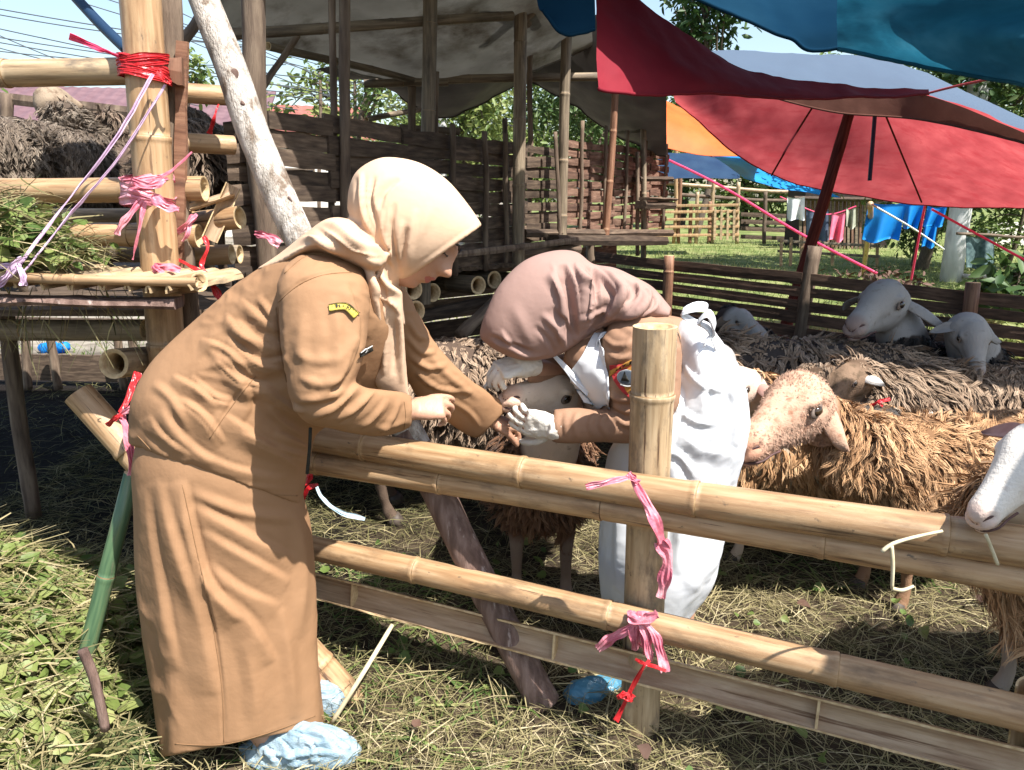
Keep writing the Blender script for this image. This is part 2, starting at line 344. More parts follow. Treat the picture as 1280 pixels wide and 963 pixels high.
def plank(name, p0, p1, w, t, parent=None, m='slat', up=(0, 0, 1), n=5, wav=.004, mesh=None):
    """a slat or board from p0 to p1, uneven edges; local x along it"""
    p0 = np.asarray(p0, float); p1 = np.asarray(p1, float); Ln = np.linalg.norm(p1-p0); x = (p1-p0)/Ln; z = unit(np.asarray(up)-x*np.dot(up, x)); y = np.cross(z, x)
    xs = np.linspace(0, Ln, n); R = []
    for i, q in enumerate(xs):
        e = [random.uniform(-wav, wav) for _ in range(4)]; b = wav*math.sin(q*5+p0[0]*9)
        R.append([(q, -t/2, -w/2+e[0]), (q, -t/2-.15*t, e[2]), (q, -t/2, w/2+e[1]), (q, t/2, w/2+e[1]), (q, t/2, -w/2+e[0])])
    R = np.array(R); g = M().grid(R, True, True, True)
    o = link_mesh(name, np.concatenate(g.v), g.f, [MT[m]], None, False, (0, 0, 0))
    return place(o, p0, np.stack([x, y, z], 1), parent)
# ------------------------------------------------------------------ ground
def gz(x, y):
    x = np.asarray(x, float); y = np.asarray(y, float)
    t = np.clip((y-6)/14, 0, 1); far = .24*t*t*(3-2*t)
    near = np.clip(1-np.hypot(x, y-2)/7, 0, 1)
    V = np.stack([x, y, 0*x], -1)
    return far + near*(.018*noise(V, 1.7, 3, 2)+.010*noise(V, 6, 4, 2)) - .02 + .03*np.clip((y-8)/6, 0, 1)*noise(V, .5, 5, 2)
def axis(a, b, fine0, fine1, step, k):
    c = list(np.arange(fine0, fine1, step)); s = step
    lo, hi = fine0, fine1
    while hi < b: s *= k; hi += s; c.append(min(hi, b))
    s = step
    while lo > a: s *= k; lo -= s; c.insert(0, max(lo, a))
    return np.array(c)
gx = axis(-500, 500, -2.6, 3, .07, 1.15); gy = axis(-30, 900, .7, 5, .07, 1.12)
GX, GY = np.meshgrid(gx, gy); GV = np.stack([GX, GY, gz(GX, GY)], -1)
def ground_mat():
    m = bpy.data.materials.new('ground'); m.use_nodes = True; nt = m.node_tree; N = nt.nodes; L = nt.links; b = N['Principled BSDF']; b.inputs['Roughness'].default_value = .95; b.inputs['Specular IOR Level'].default_value = .1
    ge = N.new('ShaderNodeNewGeometry'); sp = N.new('ShaderNodeSeparateXYZ'); L.new(ge.outputs['Position'], sp.inputs[0])
    def ramp(sc, cols, det=6):
        n = N.new('ShaderNodeTexNoise'); n.inputs['Scale'].default_value = sc; n.inputs['Detail'].default_value = det; L.new(ge.outputs['Position'], n.inputs[0])
        r = N.new('ShaderNodeValToRGB'); e = r.color_ramp.elements
        for i, c in enumerate(cols):
            q = e[i] if i < 2 else e.new(.5); q.position = .32+.36*i/(len(cols)-1); q.color = (*c, 1)
        L.new(n.outputs['Fac'], r.inputs[0]); return r.outputs[0], n.outputs['Fac']
    soil, f1 = ramp(9, [(.018, .014, .010), (.045, .033, .022), (.085, .065, .04)]); grass, f2 = ramp(2.2, [(.07, .10, .03), (.13, .16, .05), (.23, .23, .10)]); dirt, f3 = ramp(3.5, [(.10, .085, .065), (.2, .175, .14), (.3, .27, .22)]); gx_ = N.new('ShaderNodeMapRange'); gx_.inputs[1].default_value = .2; gx_.inputs[2].default_value = -.6; L.new(sp.outputs[0], gx_.inputs[0]); gm_ = N.new('ShaderNodeMix'); gm_.data_type = 'RGBA'; L.new(gx_.outputs[0], gm_.inputs[0]); L.new(grass, gm_.inputs[6]); L.new(dirt, gm_.inputs[7]); grass = gm_.outputs[2]
    mr = N.new('ShaderNodeMapRange'); mr.inputs[1].default_value = 6.2; mr.inputs[2].default_value = 7.2; L.new(sp.outputs[1], mr.inputs[0])
    # shade of the raised pen painted near black into the soil below it
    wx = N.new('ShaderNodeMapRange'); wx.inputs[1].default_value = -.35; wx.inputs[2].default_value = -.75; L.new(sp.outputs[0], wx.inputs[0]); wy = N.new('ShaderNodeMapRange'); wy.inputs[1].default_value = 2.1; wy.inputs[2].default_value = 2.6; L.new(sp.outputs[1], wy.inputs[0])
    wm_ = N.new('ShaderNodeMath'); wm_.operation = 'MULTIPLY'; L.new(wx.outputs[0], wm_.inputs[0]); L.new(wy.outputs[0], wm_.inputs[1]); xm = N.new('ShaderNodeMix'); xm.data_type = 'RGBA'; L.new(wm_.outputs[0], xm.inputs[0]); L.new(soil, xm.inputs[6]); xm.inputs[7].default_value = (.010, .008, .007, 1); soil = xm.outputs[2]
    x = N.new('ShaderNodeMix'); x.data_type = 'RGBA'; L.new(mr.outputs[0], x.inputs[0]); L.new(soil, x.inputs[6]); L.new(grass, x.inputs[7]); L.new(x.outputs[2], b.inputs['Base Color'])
    bp = N.new('ShaderNodeBump'); bp.inputs['Distance'].default_value = .02; L.new(f1, bp.inputs['Height']); L.new(bp.outputs[0], b.inputs['Normal']); return m
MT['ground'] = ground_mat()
n_, k_ = GX.shape; idx = np.arange(n_*k_).reshape(n_, k_)
GF = np.stack([idx[:-1, :-1], idx[:-1, 1:], idx[1:, 1:], idx[1:, :-1]], -1).reshape(-1, 4)
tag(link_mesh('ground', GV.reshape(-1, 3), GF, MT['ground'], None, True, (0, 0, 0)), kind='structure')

def gp(px, py, dz=0):
    p = G(px, py)
    for _ in range(6): p = G(px, py, float(gz(p[0], p[1])))
    return p+np.array([0, 0, dz])

# ------------------------------------------------------------------ front rail fence
def RY(px, z):                                   # the rail line in plan: rail height -> point under a pixel column
    A = P(385, 545, 2.10); B = P(1280, 682, 1.38); u = (px-PCX)/FOC
    d = B-A; k = u*SP*(EYE-z); t = (u*CP*A[1]+k-A[0])/(d[0]-u*CP*d[1]); q = A+t*d; return np.array([q[0], q[1], z])
fb = gp(800, 904)
fence = thing('rail_fence', (fb[0], fb[1], 0), 'yellow bamboo rail fence with one thick post, between the two women', 'fence')
bamboo('post', (fb[0]+.0, fb[1], -.15), P(819, 408, 1.775), .052, .0525, fence, 'bamboo_pale', .36, 28, .002, first=.72)
def two(a, b, ya, yb, za=None):
    return P(a[0], a[1], ya), P(b[0], b[1], yb)
r1 = two((348, 540), (1400, 700), 2.145, 1.31); bamboo('rail', *r1, .039, .042, fence, 'bamboo', .5, 22, .003)
r2 = two((345, 571), (1400, 743), 2.15, 1.31); bamboo('rail', *r2, .034, .036, fence, 'bamboo', .46, 22, .003)
r3 = two((350, 676), (1400, 920), 2.145, 1.31); bamboo('rail', *r3, .036, .038, fence, 'bamboo', .55, 22, .003)
# split rail: a half culm, hollow side to the viewer, with the node walls left inside
def half_culm(name, p0, p1, r, parent, m, nodes, face):
    p0 = np.asarray(p0); p1 = np.asarray(p1); Ln = np.linalg.norm(p1-p0); z = (p1-p0)/Ln; y = unit(np.asarray(face)-z*np.dot(face, z)); x = np.cross(y, z)
    g = M(); a = np.linspace(math.pi*1.02, math.pi*1.98, 13); zs = np.linspace(0, Ln, 40); R = []
    for q in zs:
        j = .0015*math.sin(q*23)+.001*math.sin(q*61)
        o = np.stack([np.cos(a)*r, np.sin(a)*r, 0*a+q], 1); i_ = np.stack([np.cos(a[::-1])*r*.86, np.sin(a[::-1])*r*.80, 0*a+q], 1)
        o[0, 1] += j; o[-1, 1] -= j; R.append(np.concatenate([o, i_]))
    R = np.array(R); n, k = R.shape[:2]; f = []; mi = []
    for i in range(n-1):
        for j in range(k):
            f.append((i*k+j, i*k+(j+1) % k, (i+1)*k+(j+1) % k, (i+1)*k+j)); mi.append(0 if j < 12 else (2 if j in (12, 25) else 1))
    f += [tuple(range(k)), tuple((n-1)*k+j for j in range(k))]; mi += [2, 2]
    g.add(R.reshape(-1, 3), f); g.m = mi
    for q in nodes:
        D = [np.stack([np.cos(a)*r*.87, np.sin(a)*r*.83, 0*a+q+s], 1) for s in (-.003, .003)]
        for d in D: d[0, 1] = d[-1, 1] = -.004
        b0 = g.n; k2 = len(a); g.add(np.concatenate(D), [tuple(range(k2)), tuple(range(2*k2-1, k2-1, -1))]+[(j, j+1, k2+j+1, k2+j) for j in range(k2-1)]+[(0, k2, 2*k2-1, k2-1)], 2)
    o = link_mesh(name, np.concatenate(g.v), g.f, [MT[m], MT['bamboo_inner'], MT['cut']], None, False, (0, 0, 0), g.m)
    return place(o, p0, np.stack([x, y, z], 1), parent)
h0, h1 = two((352, 723), (1400, 992), 2.15, 1.31); Lh = np.linalg.norm(h1-h0)
def at_px(px, p0=h0, p1=h1):
    for t in np.linspace(0, 1, 400):
        q = p0+(p1-p0)*t
        if proj(q)[0] >= px: return t
half_culm('split_rail', h0, h1, .042, fence, 'bamboo', [at_px(437)*Lh, at_px(690)*Lh, at_px(1020)*Lh], (-.35, -1, .12))
MT['twine'] = mat('twine', [(.03, .025, .02), (.08, .06, .05)], (1, 1, 1), 40)
sp_ = half_culm('side_rail', gp(1283, 958)+np.array([.02, .05, -.05]), P(1290, 862, 1.42), .03, fence, 'bamboo', [], (-.6, -1, 0))

# prop log leaning across (pale where debarked, dark bark at the foot)
def lean_log():
    st = catmull([(680, 880, 1.86, .046), (600, 725, 1.93, .044), (512, 545, 2.02, .043), (378, 305, 2.12, .042), (318, 170, 2.18, .045), (283, 70, 2.21, .043), (236, -45, 2.26, .038)], 60)
    path = np.array([P(*s[:3]) for s in st]); path[:, 2] = np.maximum(path[:, 2], -.04)
    g = M().tube(path, st[:, 3], 18); V, F = g.arrays(); c = np.repeat(path, 18, 0); k = 1+.10*noise(V, (9, 9, 4), 5, 3)
    V = c+(V-c)*k[:, None]
    pa = path[44]; V += unit(V-pa)*(.012*np.exp(-(np.linalg.norm(V-P(345, 168, 2.13), axis=1)/.025)**2))[:, None]
    mi = [1 if max(proj(V[list(q)])[1]) > 560 else 0 for q in F]
    o = link_mesh('prop_log', V, F, [MT['wood_pale'], MT['wood_strut']], None, True, None, mi)
    for (a, b, w) in ((363, 250, .016), (378, 267, .013), (293, 92, .02), (303, 128, .012)):
        p = onto(bvh(V, F), a, b, -.002, 2.15); kv, kf = M().ell(p, (w*.4, .003, w*.75), None, 12, 8).arrays(); link_mesh('knot', kv+.006*np.stack([noise(kv, 60, q, 1) for q in range(3)], 1), kf, MT['wood_strut'], o)
    return tag(o, 'pale debarked tree trunk leaning as a prop behind the standing woman', 'log')
lean_log()

# ------------------------------------------------------------------ raised pen on the left
pA = P(178, 230, 2.07)
pen = thing('raised_pen', (pA[0], pA[1], 0), 'raised bamboo sheep pen on the left with thick yellow corner post', 'animal pen')
bamboo('corner_post', (P(196, 470, 2.07)*np.array([1, 1, 0])+np.array([0, 0, -.1])), P(171, -60, 2.07), .047, .0495, pen, 'bamboo', .58, 26, .002, first=.42)
pole('inner_post', (P(222, 400, 2.16)*np.array([1, 1, 0])+np.array([0, 0, -.1])), P(207, -60, 2.16), .034, .034, pen, 'wood_dark')
plank('strip', P(222, 380, 2.12), P(228, 52, 2.12), .03, .014, pen, 'bamboo_brown', up=(1, 0, 0), n=9, wav=.003)
def rail(a, b, Ya, Yb, r, m='bamboo', gap=.42, **k): return bamboo('rail', P(a[0], a[1], Ya), P(b[0], b[1], Yb), r, None, pen, m, gap, 20, .004, **k)
rail((-120, 96), (226, 88), 2.16, 2.155, .035, 'bamboo_pale')
plank('beam_end', P(204, 88, 2.09), P(229, 90, 2.10), .062, .03, pen, 'bamboo_brown'); rail((160, 112), (300, 121), 2.45, 2.55, .030, 'bamboo')
rail((-120, 238), (256, 236), 2.15, 2.15, .034, 'bamboo', first=.2)
rail((-120, 266), (205, 270), 2.36, 2.32, .022, 'bamboo_grey')
rail((-120, 291), (249, 295), 2.17, 2.165, .033, 'bamboo')
rail((222, 178), (292, 182), 2.3, 2.4, .028, 'bamboo')
rail((-120, 312), (300, 318), 2.55, 2.5, .03, 'bamboo_grey')
rail((196, 285), (300, 272), 2.26, 2.2, .032, 'bamboo'); rail((205, 322), (290, 318), 2.3, 2.3, .03, 'bamboo')
half_culm('split_piece', P(262, 300, 2.16), P(292, 232, 2.2), .022, pen, 'bamboo', [], (.5, -1, 0)); half_culm('split_piece', P(235, 258, 2.13), P(290, 240, 2.2), .016, pen, 'bamboo', [], (.2, -.3, 1))
rail((-80, 411), (182, 413), 2.42, 2.36, .034, 'bamboo_grey')
for x, y0 in ((8, 130), (110, 140)): pole('stake', P(x, 345, 3.9), P(x+1, y0-12, 3.9), .03, None, pen, 'wood_dark')
plank('back_rail', P(-60, 116, 3.95), P(175, 142, 3.85), .055, .04, pen, 'wood_dark')
for px, py in ((3, 410),): pole('leg', P(px, py-10, 3.1)*np.array([1, 1, 0]), P(px+3, 380, 3.1), .032, None, pen, 'wood_dark')
for i in range(16):                                            # floor laths of the pen
    a = P(-160, 334, 2.35+.17*i); b_ = P(268, 336, 2.35+.17*i)+np.array([.06*i, 0, 0]); a[2] = b_[2] = 1.02; plank('floor_lath', a, b_, .165, .02, pen, 'slat', up=(0, 1, 0))
for px in (118, 130, 95, 262): pole('picket', P(px, 345, 2.45), P(px+1, 268, 2.45), .014, None, pen, 'bamboo_grey')
bamboo('stub', P(142, 455, 1.96), P(262, 442, 2.55), .040, .041, tag(bpy.data.objects.new('x', None)) if 0 else pen, 'bamboo_pale', .3, 24, .002)
bamboo('brace', P(98, 492, 2.0), gp(441, 868)-np.array([0, 0, .03]), .040, .046, pen, 'bamboo', .46, 24, .003)
pole('picket', gp(178, 790), P(180, 600, 1.93), .014, None, pen, 'bamboo_grey')
plank('low_board', P(-150, 440, 5.7)*np.array([1, 1, 0])+[0, 0, .12], P(300, 440, 5.5)*np.array([1, 1, 0])+[0, 0, .12], .20, .03, pen, 'slat'); plank('low_board', P(-150, 440, 5.75)*np.array([1, 1, 0])+[0, 0, .46], P(300, 440, 5.55)*np.array([1, 1, 0])+[0, 0, .43], .10, .03, pen, 'slat')
for px in (28, 66, 150, 168): pole('stake', P(px, 440, 5.4)*np.array([1, 1, 0]), P(px+8*(px % 3)-6, 402, 5.4), .03, None, pen, 'wood_dark')
# trough
t0 = P(120, 365, 1.86)
tr = thing('feed_trough', (t0[0], t0[1], t0[2]), 'bamboo feed tray with scalloped split-bamboo bottom, hung on the left pen', 'feed tray')
bamboo('front_pole', P(-90, 343, 1.80), P(246, 353, 1.83), .013, .012, tr, 'bamboo', .4, 12, .003)
bamboo('end_pole', P(214, 358, 1.93), P(249, 353, 1.86), .022, .024, tr, 'bamboo', .3, 14)
plank('bottom_plank', P(-90, 374, 1.83), P(224, 379, 1.87), .022, .06, tr, 'wood_strut', n=8)
xs = [-30, 3, 36, 70, 108, 146, 172, 198, 224]
for i, px in enumerate(xs):
    p = P(px, 362+(px*.02), 1.82); q = p+np.array([.02, .30, .0]); half_culm('split_culm', p, q, .033+.006*random.random(), tr, 'bamboo_pale', [], (random.uniform(-.15, .15), 0, -1))
# green prop
o = bamboo('green_pole', gp(84, 912), P(166, 592, 1.84), .022, .021, None, 'bamboo_green', .30, 18, .004, hollow=False); tag(o, 'slim dark green bamboo leaning on the weeds left of the standing woman', 'pole')
g = M().tube(catmull([P(103, 812, 1.52), P(118, 850, 1.52), P(132, 912, 1.53)], 12), .011, 8); tag(g.build('dry_stick', MT['wood_strut']), 'short brown dry stick beside the green bamboo pole', 'stick')

# ------------------------------------------------------------------ slatted barn behind
WA = P(335, 200, 2.66); WB = P(645, 200, 4.25)
barn = thing('slatted_barn', (WA[0], WA[1], 0), 'dark weathered slatted barn on stilts behind the standing woman', 'barn')
def wall(A, B, z0, z1, rows, bays, m, t=.012, overlap=.0, gapp=.12, jit=.010, zB=None, skip=0, wk=1):
    A = np.array([A[0], A[1]]); B = np.array([B[0], B[1]]); n = 0; pit = (z1-z0)/rows; nor = np.array([(B-A)[1], -(B-A)[0]]); nor = nor/np.linalg.norm(nor)
    for r in range(rows):
        z = z0+pit*(r+.5)
        for b in range(len(bays)-1):
            if random.random() < skip: continue
            off = nor*(.012*((r+b) % 2) if wk else 0)+nor*random.uniform(-.004, .004)
            p = A+(B-A)*(bays[b]+.0)+off; q = A+(B-A)*(bays[b+1]+overlap)+off
            plank('slat', (p[0], p[1], z+random.uniform(-jit, jit)), (q[0], q[1], z+random.uniform(-jit, jit)), pit*(1-gapp*random.random()), t, barn, m, n=5, wav=.004)
wall(WA, WB, 1.02, 1.645, 10, [0, .16, .42, .63, .80, 1.0], 'slat', gapp=.07, overlap=.015)
W0a = P(287, 250, 2.58); W0b = P(330, 250, 2.62); wall(W0a, W0b, 1.0, 1.60, 9, [0, 1.0], 'slat', .03, gapp=.16, jit=.006)
W2a = P(703, 220, 4.75); W2b = P(832, 220, 6.1); wall(W2a, W2b, 1.14, 1.70, 12, [0, .2, .42, .62, .8, 1.0], 'slat_red', gapp=.14, skip=.02, overlap=.012)
Wga = P(655, 220, 4.45); Wgb = P(700, 220, 4.8); wall(Wga, Wgb, 1.1, 1.66, 9, [0, 1.0], 'slat', gapp=.35, skip=.08)
wall(P(645, 220, 4.25), P(655, 220, 4.4), 1.05, 1.66, 8, [0, 1.0], 'slat', gapp=.2)
for f in (.62, .78, .9, .985): a = WA+(WB-WA)*f; pole('upright', (a[0]+.03, a[1]-.03, 1.0), (a[0]+.03, a[1]-.03, 1.66+.05*random.random()), .014, None, barn, 'wood_dark')
for f in (.12, .32, .52, .72, .95): a = W2a+(W2b-W2a)*f; pole('upright', (a[0]+.02, a[1]-.04, 1.1), (a[0]+.02, a[1]-.04, 1.74+.08*random.random()), .012, None, barn, 'wood_dark')
def post(a, b, Y, r, m='bamboo_grey', top=None, name='post', Yt=None, **k):
    f = bamboo if m.startswith('bamboo') else pole
    p = P(a[0], a[1], Y)
    return f(name, p, P(b[0], b[1], Yt or Y), r, None, barn, m, **k)
post((338, 520), (315, -60), 2.56, .036, 'wood_dark'); post((415, 330), (413, -60), 3.0, .013, 'wood_dark'); post((436, 330), (430, -60), 2.95, .020, 'wood_dark')
post((530, 380), (538, -60), 3.55, .031, 'bamboo_grey'); post((546, 340), (545, 90), 3.7, .016, 'wood_dark'); post((515, 250), (515, 100), 4.5, .022, 'wood_dark')
post((648, 420), (651, -60), 4.1, .033, 'bamboo_grey'); post((662, 330), (663, 60), 4.6, .016, 'wood_dark'); post((702, 330), (709, 30), 4.55, .030, 'bamboo_grey'); post((756, 310), (770, 95), 4.9, .022, 'bamboo_brown'); post((804, 330), (803, 100), 5.5, .02, 'bamboo_grey'); post((797, 320), (797, 190), 5.4, .014, 'wood_dark')
post((738, 330), (738, 290), 5.2, .03, 'wood_dark'); post((632, 290), (631, 148), 4.15, .014, 'wood_dark'); post((700, 310), (694, 165), 4.5, .012, 'wood_dark')
def beam(a, b, Ya, Yb, r, m='bamboo_grey', name='beam'): return (bamboo if m.startswith('bamboo') else pole)(name, P(a[0], a[1], Ya), P(b[0], b[1], Yb), r, None, barn, m)
beam((270, 44), (640, 20), 3.0, 3.9, .021); beam((455, 105), (560, 103), 4.45, 4.5, .022, 'bamboo_grey'); beam((470, 104), (750, 96), 4.5, 4.8, .024); beam((335, 58), (520, 102), 3.5, 4.5, .018)
beam((610, -20), (660, 30), 3.9, 4.2, .024, 'wood_dark'); beam((690, -10), (652, 28), 4.2, 4.1, .02, 'wood_dark'); beam((458, 150), (560, 132), 4.4, 5.4, .016, 'bamboo_grey'); beam((500, 160), (575, 165), 4.6, 4.6, .02, 'wood_dark')
beam((330, 108), (372, 45), 3.1, 3.4, .013, 'wood_dark'); beam((215, 70), (250, 20), 2.6, 2.9, .018, 'wood_dark')
for a, b, Ya, Yb, w in (((650, 292), (835, 291), 4.3, 5.6, .05), ((690, 300), (828, 301), 4.4, 5.5, .06), ((800, 256), (838, 257), 5.3, 5.6, .05), ((560, 328), (720, 312), 4.0, 4.6, .06), ((470, 345), (700, 318), 3.6, 4.6, .05), ((805, 248), (840, 250), 5.3, 5.6, .02), ((795, 224), (836, 224), 5.5, 5.7, .03)):
    plank('sill', P(a[0], a[1], Ya), P(b[0], b[1], Yb), w, .08, barn, 'slat')
for i, (px, py, Y) in enumerate(((517, 362, 3.3), (541, 366, 3.6), (598, 357, 3.7), (618, 350, 3.9), (520, 389, 3.25), (652, 352, 4.1))):
    bamboo('joist', P(px, py, Y), P(px-70, py-6, Y+.4), .045, None, barn, 'bamboo_grey', .4, 18)
for i in range(10): plank('floor_board', P(400+24*i, 350-2*i, 2.9+.12*i), P(400+24*i, 335-2*i, 4.6+.12*i), .24, .02, barn, 'slat', up=(1, 0, 0))
for i in range(7): a = P(360, 300, 4.3); b_ = P(770, 300, 6.3); plank('low_board', (a[0], a[1], .08+.14*i), (b_[0], b_[1], .08+.14*i), .132, .02, barn, 'slat')  # lower wall added to make the space under the barn dark
for i in range(12): plank('ground_board', P(380+24*i, 350-2*i, 2.75+.12*i), P(380+24*i, 335-2*i, 4.9+.12*i), .27, .02, barn, 'slat', up=(1, 0, 0)) if i < 0 else None
beam((575, 420), (650, 345), 3.4, 3.9, .03, 'wood_dark'); plank('beam', P(480, 405, 3.5), P(640, 372, 3.9), .05, .05, barn, 'slat'); plank('beam', P(470, 330, 3.1), P(720, 300, 4.4), .03, .03, barn, 'wood_dark')

# ------------------------------------------------------------------ back fence of the pen
FA = P(735, 315, 5.75); FB = P(1330, 376, 3.75); bf0 = (FA+FB)/2
bfence = thing('slat_fence', (bf0[0], bf0[1], 0), 'dark brown bamboo slat fence behind the sheep, low posts between', 'fence')
def FP(t, z): q = FA+(FB-FA)*t; return np.array([q[0], q[1], z])
zt0, zt1 = FA[2], FB[2]
cuts = [0, .24, .54, .86, 1.0]
for r in range(9):
    dz = [.0, .075, .155, .235, .32, .41, .50, .60, .70][r]; w = [.07, .062, .066, .07, .074, .08, .085, .085, .085][r]
    for c in range(4):
        a = FP(cuts[c]-.01, 0); b = FP(cuts[c+1]+.01, 0); za = zt0+(zt1-zt0)*cuts[c]-dz-.035; zb = zt0+(zt1-zt0)*cuts[c+1]-dz-.035
        off = np.array([.006, -.012, 0])*(c % 2)
        plank('slat', (a[0]+off[0], a[1]+off[1], za+random.uniform(-.008, .008)), (b[0]+off[0], b[1]+off[1], zb+random.uniform(-.008, .008)), w*random.uniform(.88, 1.0), .012, bfence, 'slat_fence', n=7, wav=.003)
for t, top, r in ((.24, .035, .035), (.86, .05, .036)): q = FP(t, 0); z = zt0+(zt1-zt0)*t+top; bamboo('post', (q[0]-.02, q[1]-.05, -.05), (q[0]-.02, q[1]-.05, z), r, None, bfence, 'bamboo_brown', .4, 16, hollow=False)
pole('leaning_post', (P(990, 420, 4.65)*np.array([1, 1, 0])), P(1019, 308, 4.65), .042, .044, bfence, 'wood_dark')
bamboo('bottom_rail', FP(.38, .42)+np.array([0, -.06, 0]), FP(1.02, .46)+np.array([0, -.06, 0]), .045, .045, bfence, 'bamboo_brown', .5)

# ------------------------------------------------------------------ tarpaulins
def sheet(name, rows, mats, nu=48, nv=28, amp=.012, nsc=6, label=None, cat='tarpaulin', seed=1, parent=None, folds=(), flip=False):
    R = [catmull([P(*q) if not isinstance(q[0], str) else np.array(q[1:], float) for q in r], nu) for r in rows]; R = np.array(R)
    R = np.stack([catmull(R[:, j], nv) for j in range(nu)], 1)
    V = R.reshape(-1, 3); idx = np.arange(nu*nv).reshape(nv, nu); F = np.stack([idx[:-1, :-1], idx[:-1, 1:], idx[1:, 1:], idx[1:, :-1]], -1).reshape(-1, 4)
    F = F[:, ::-1] if flip else F
    N = normals(V, F); V = V+N*(amp*noise(V, nsc, seed, 3)+.3*amp*noise(V, (nsc*4, nsc*4, nsc*4), seed+3, 2))[:, None]
    o = link_mesh(name, V, F, mats, parent, True)
    # a rolled rope hem along the last row
    h = M().tube(V.reshape(nv, nu, 3)[-1], .007, 6); h.build('hem', mats, o)
    return tag(o, label, cat)
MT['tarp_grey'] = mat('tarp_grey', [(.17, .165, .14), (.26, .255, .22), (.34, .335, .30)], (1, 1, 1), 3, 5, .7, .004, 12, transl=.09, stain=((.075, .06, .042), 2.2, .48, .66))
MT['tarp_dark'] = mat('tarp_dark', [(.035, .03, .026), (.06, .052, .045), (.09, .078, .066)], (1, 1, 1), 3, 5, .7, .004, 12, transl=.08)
MT['tarp_red'] = mat('tarp_red', [(.24, .036, .04), (.30, .05, .054), (.36, .068, .07)], (1, 1, 1), 5, 6, .7, .003, 14, spec=.05, transl=.66, stain=((.26, .03, .035), 3, .5, .75, (1, 4, 4)), back=(.20, .28, .40))
MT['tarp_maroon_shade'] = mat('tarp_maroon_shade', [(.20, .018, .03), (.26, .024, .036)], (1, 1, 1), 5, 6, .7, .003, 14, spec=.1, transl=.25, back=(.1, .16, .26))  # darker copy of the red tarp, its shade put into the colour
MT['tarp_red_shade'] = MT['tarp_red']
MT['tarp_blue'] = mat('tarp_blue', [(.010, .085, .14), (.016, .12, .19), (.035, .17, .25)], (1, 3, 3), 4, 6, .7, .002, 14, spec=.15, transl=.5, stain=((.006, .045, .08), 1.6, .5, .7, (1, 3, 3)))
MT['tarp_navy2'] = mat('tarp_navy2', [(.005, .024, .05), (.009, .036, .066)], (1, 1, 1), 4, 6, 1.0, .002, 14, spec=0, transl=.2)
MT['tarp_lightblue'] = mat('tarp_lightblue', [(.16, .24, .38), (.22, .31, .46)], (1, 1, 1), 4, 5, .5, .003, 14, transl=.1)
MT['tarp_orange'] = mat('tarp_orange', [(.62, .12, .018), (.70, .16, .03)], (1, 1, 1), 3, 4, .6, .003, 10, transl=.35)
MT['tarp_cyan'] = mat('tarp_cyan', [(.01, .22, .62), (.02, .32, .72)], (1, 1, 1), 3, 4, .5, .003, 10, transl=.4)
MT['tarp_navy'] = mat('tarp_navy', [(.01, .03, .075), (.02, .05, .10)], (1, 1, 1), 3, 4, .5, .003, 10, transl=.2)
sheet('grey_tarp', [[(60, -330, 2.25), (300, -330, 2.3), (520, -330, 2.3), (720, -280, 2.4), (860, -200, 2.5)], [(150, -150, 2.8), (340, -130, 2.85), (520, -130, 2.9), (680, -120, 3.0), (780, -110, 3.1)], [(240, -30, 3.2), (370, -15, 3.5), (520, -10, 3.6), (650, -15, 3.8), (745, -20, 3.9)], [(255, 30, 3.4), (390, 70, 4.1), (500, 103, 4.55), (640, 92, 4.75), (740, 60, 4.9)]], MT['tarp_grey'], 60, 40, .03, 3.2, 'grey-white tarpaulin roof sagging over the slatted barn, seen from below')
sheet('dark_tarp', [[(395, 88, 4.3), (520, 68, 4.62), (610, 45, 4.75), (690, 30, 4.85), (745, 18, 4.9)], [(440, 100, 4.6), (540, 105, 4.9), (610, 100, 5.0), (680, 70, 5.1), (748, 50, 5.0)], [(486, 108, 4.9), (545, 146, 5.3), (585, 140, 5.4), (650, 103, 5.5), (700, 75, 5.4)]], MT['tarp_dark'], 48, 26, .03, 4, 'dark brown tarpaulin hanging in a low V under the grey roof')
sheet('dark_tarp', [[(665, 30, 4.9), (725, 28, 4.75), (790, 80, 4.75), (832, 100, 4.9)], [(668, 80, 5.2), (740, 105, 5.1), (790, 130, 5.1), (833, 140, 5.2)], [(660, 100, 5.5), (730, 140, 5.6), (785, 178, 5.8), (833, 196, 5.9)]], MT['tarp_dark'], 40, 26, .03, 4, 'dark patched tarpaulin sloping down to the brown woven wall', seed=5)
sheet('red_tarp', [[(742, -150, 3.35), (800, -110, 3.4), (870, -60, 3.5), (950, 0, 3.6), (1050, 60, 3.75), (1160, 95, 4.0)], [(744, -40, 3.1), (800, -2, 3.2), (860, 46, 3.3), (940, 88, 3.45), (1050, 106, 3.7), (1160, 113, 4.0)], [(745, 60, 2.86), (800, 75, 2.93), (880, 95, 3.1), (980, 112, 3.4), (1070, 117, 3.7), (1160, 117, 3.97)], [(747, 113, 2.75), (800, 118, 2.85), (900, 118, 3.1), (990, 123, 3.4), (1080, 122, 3.68), (1160, 119, 3.94)]][1:], MT['tarp_maroon_shade'], 70, 26, .016, 5, 'dark red tarpaulin with a straight hanging left corner, right of the barn', seed=2, flip=True)
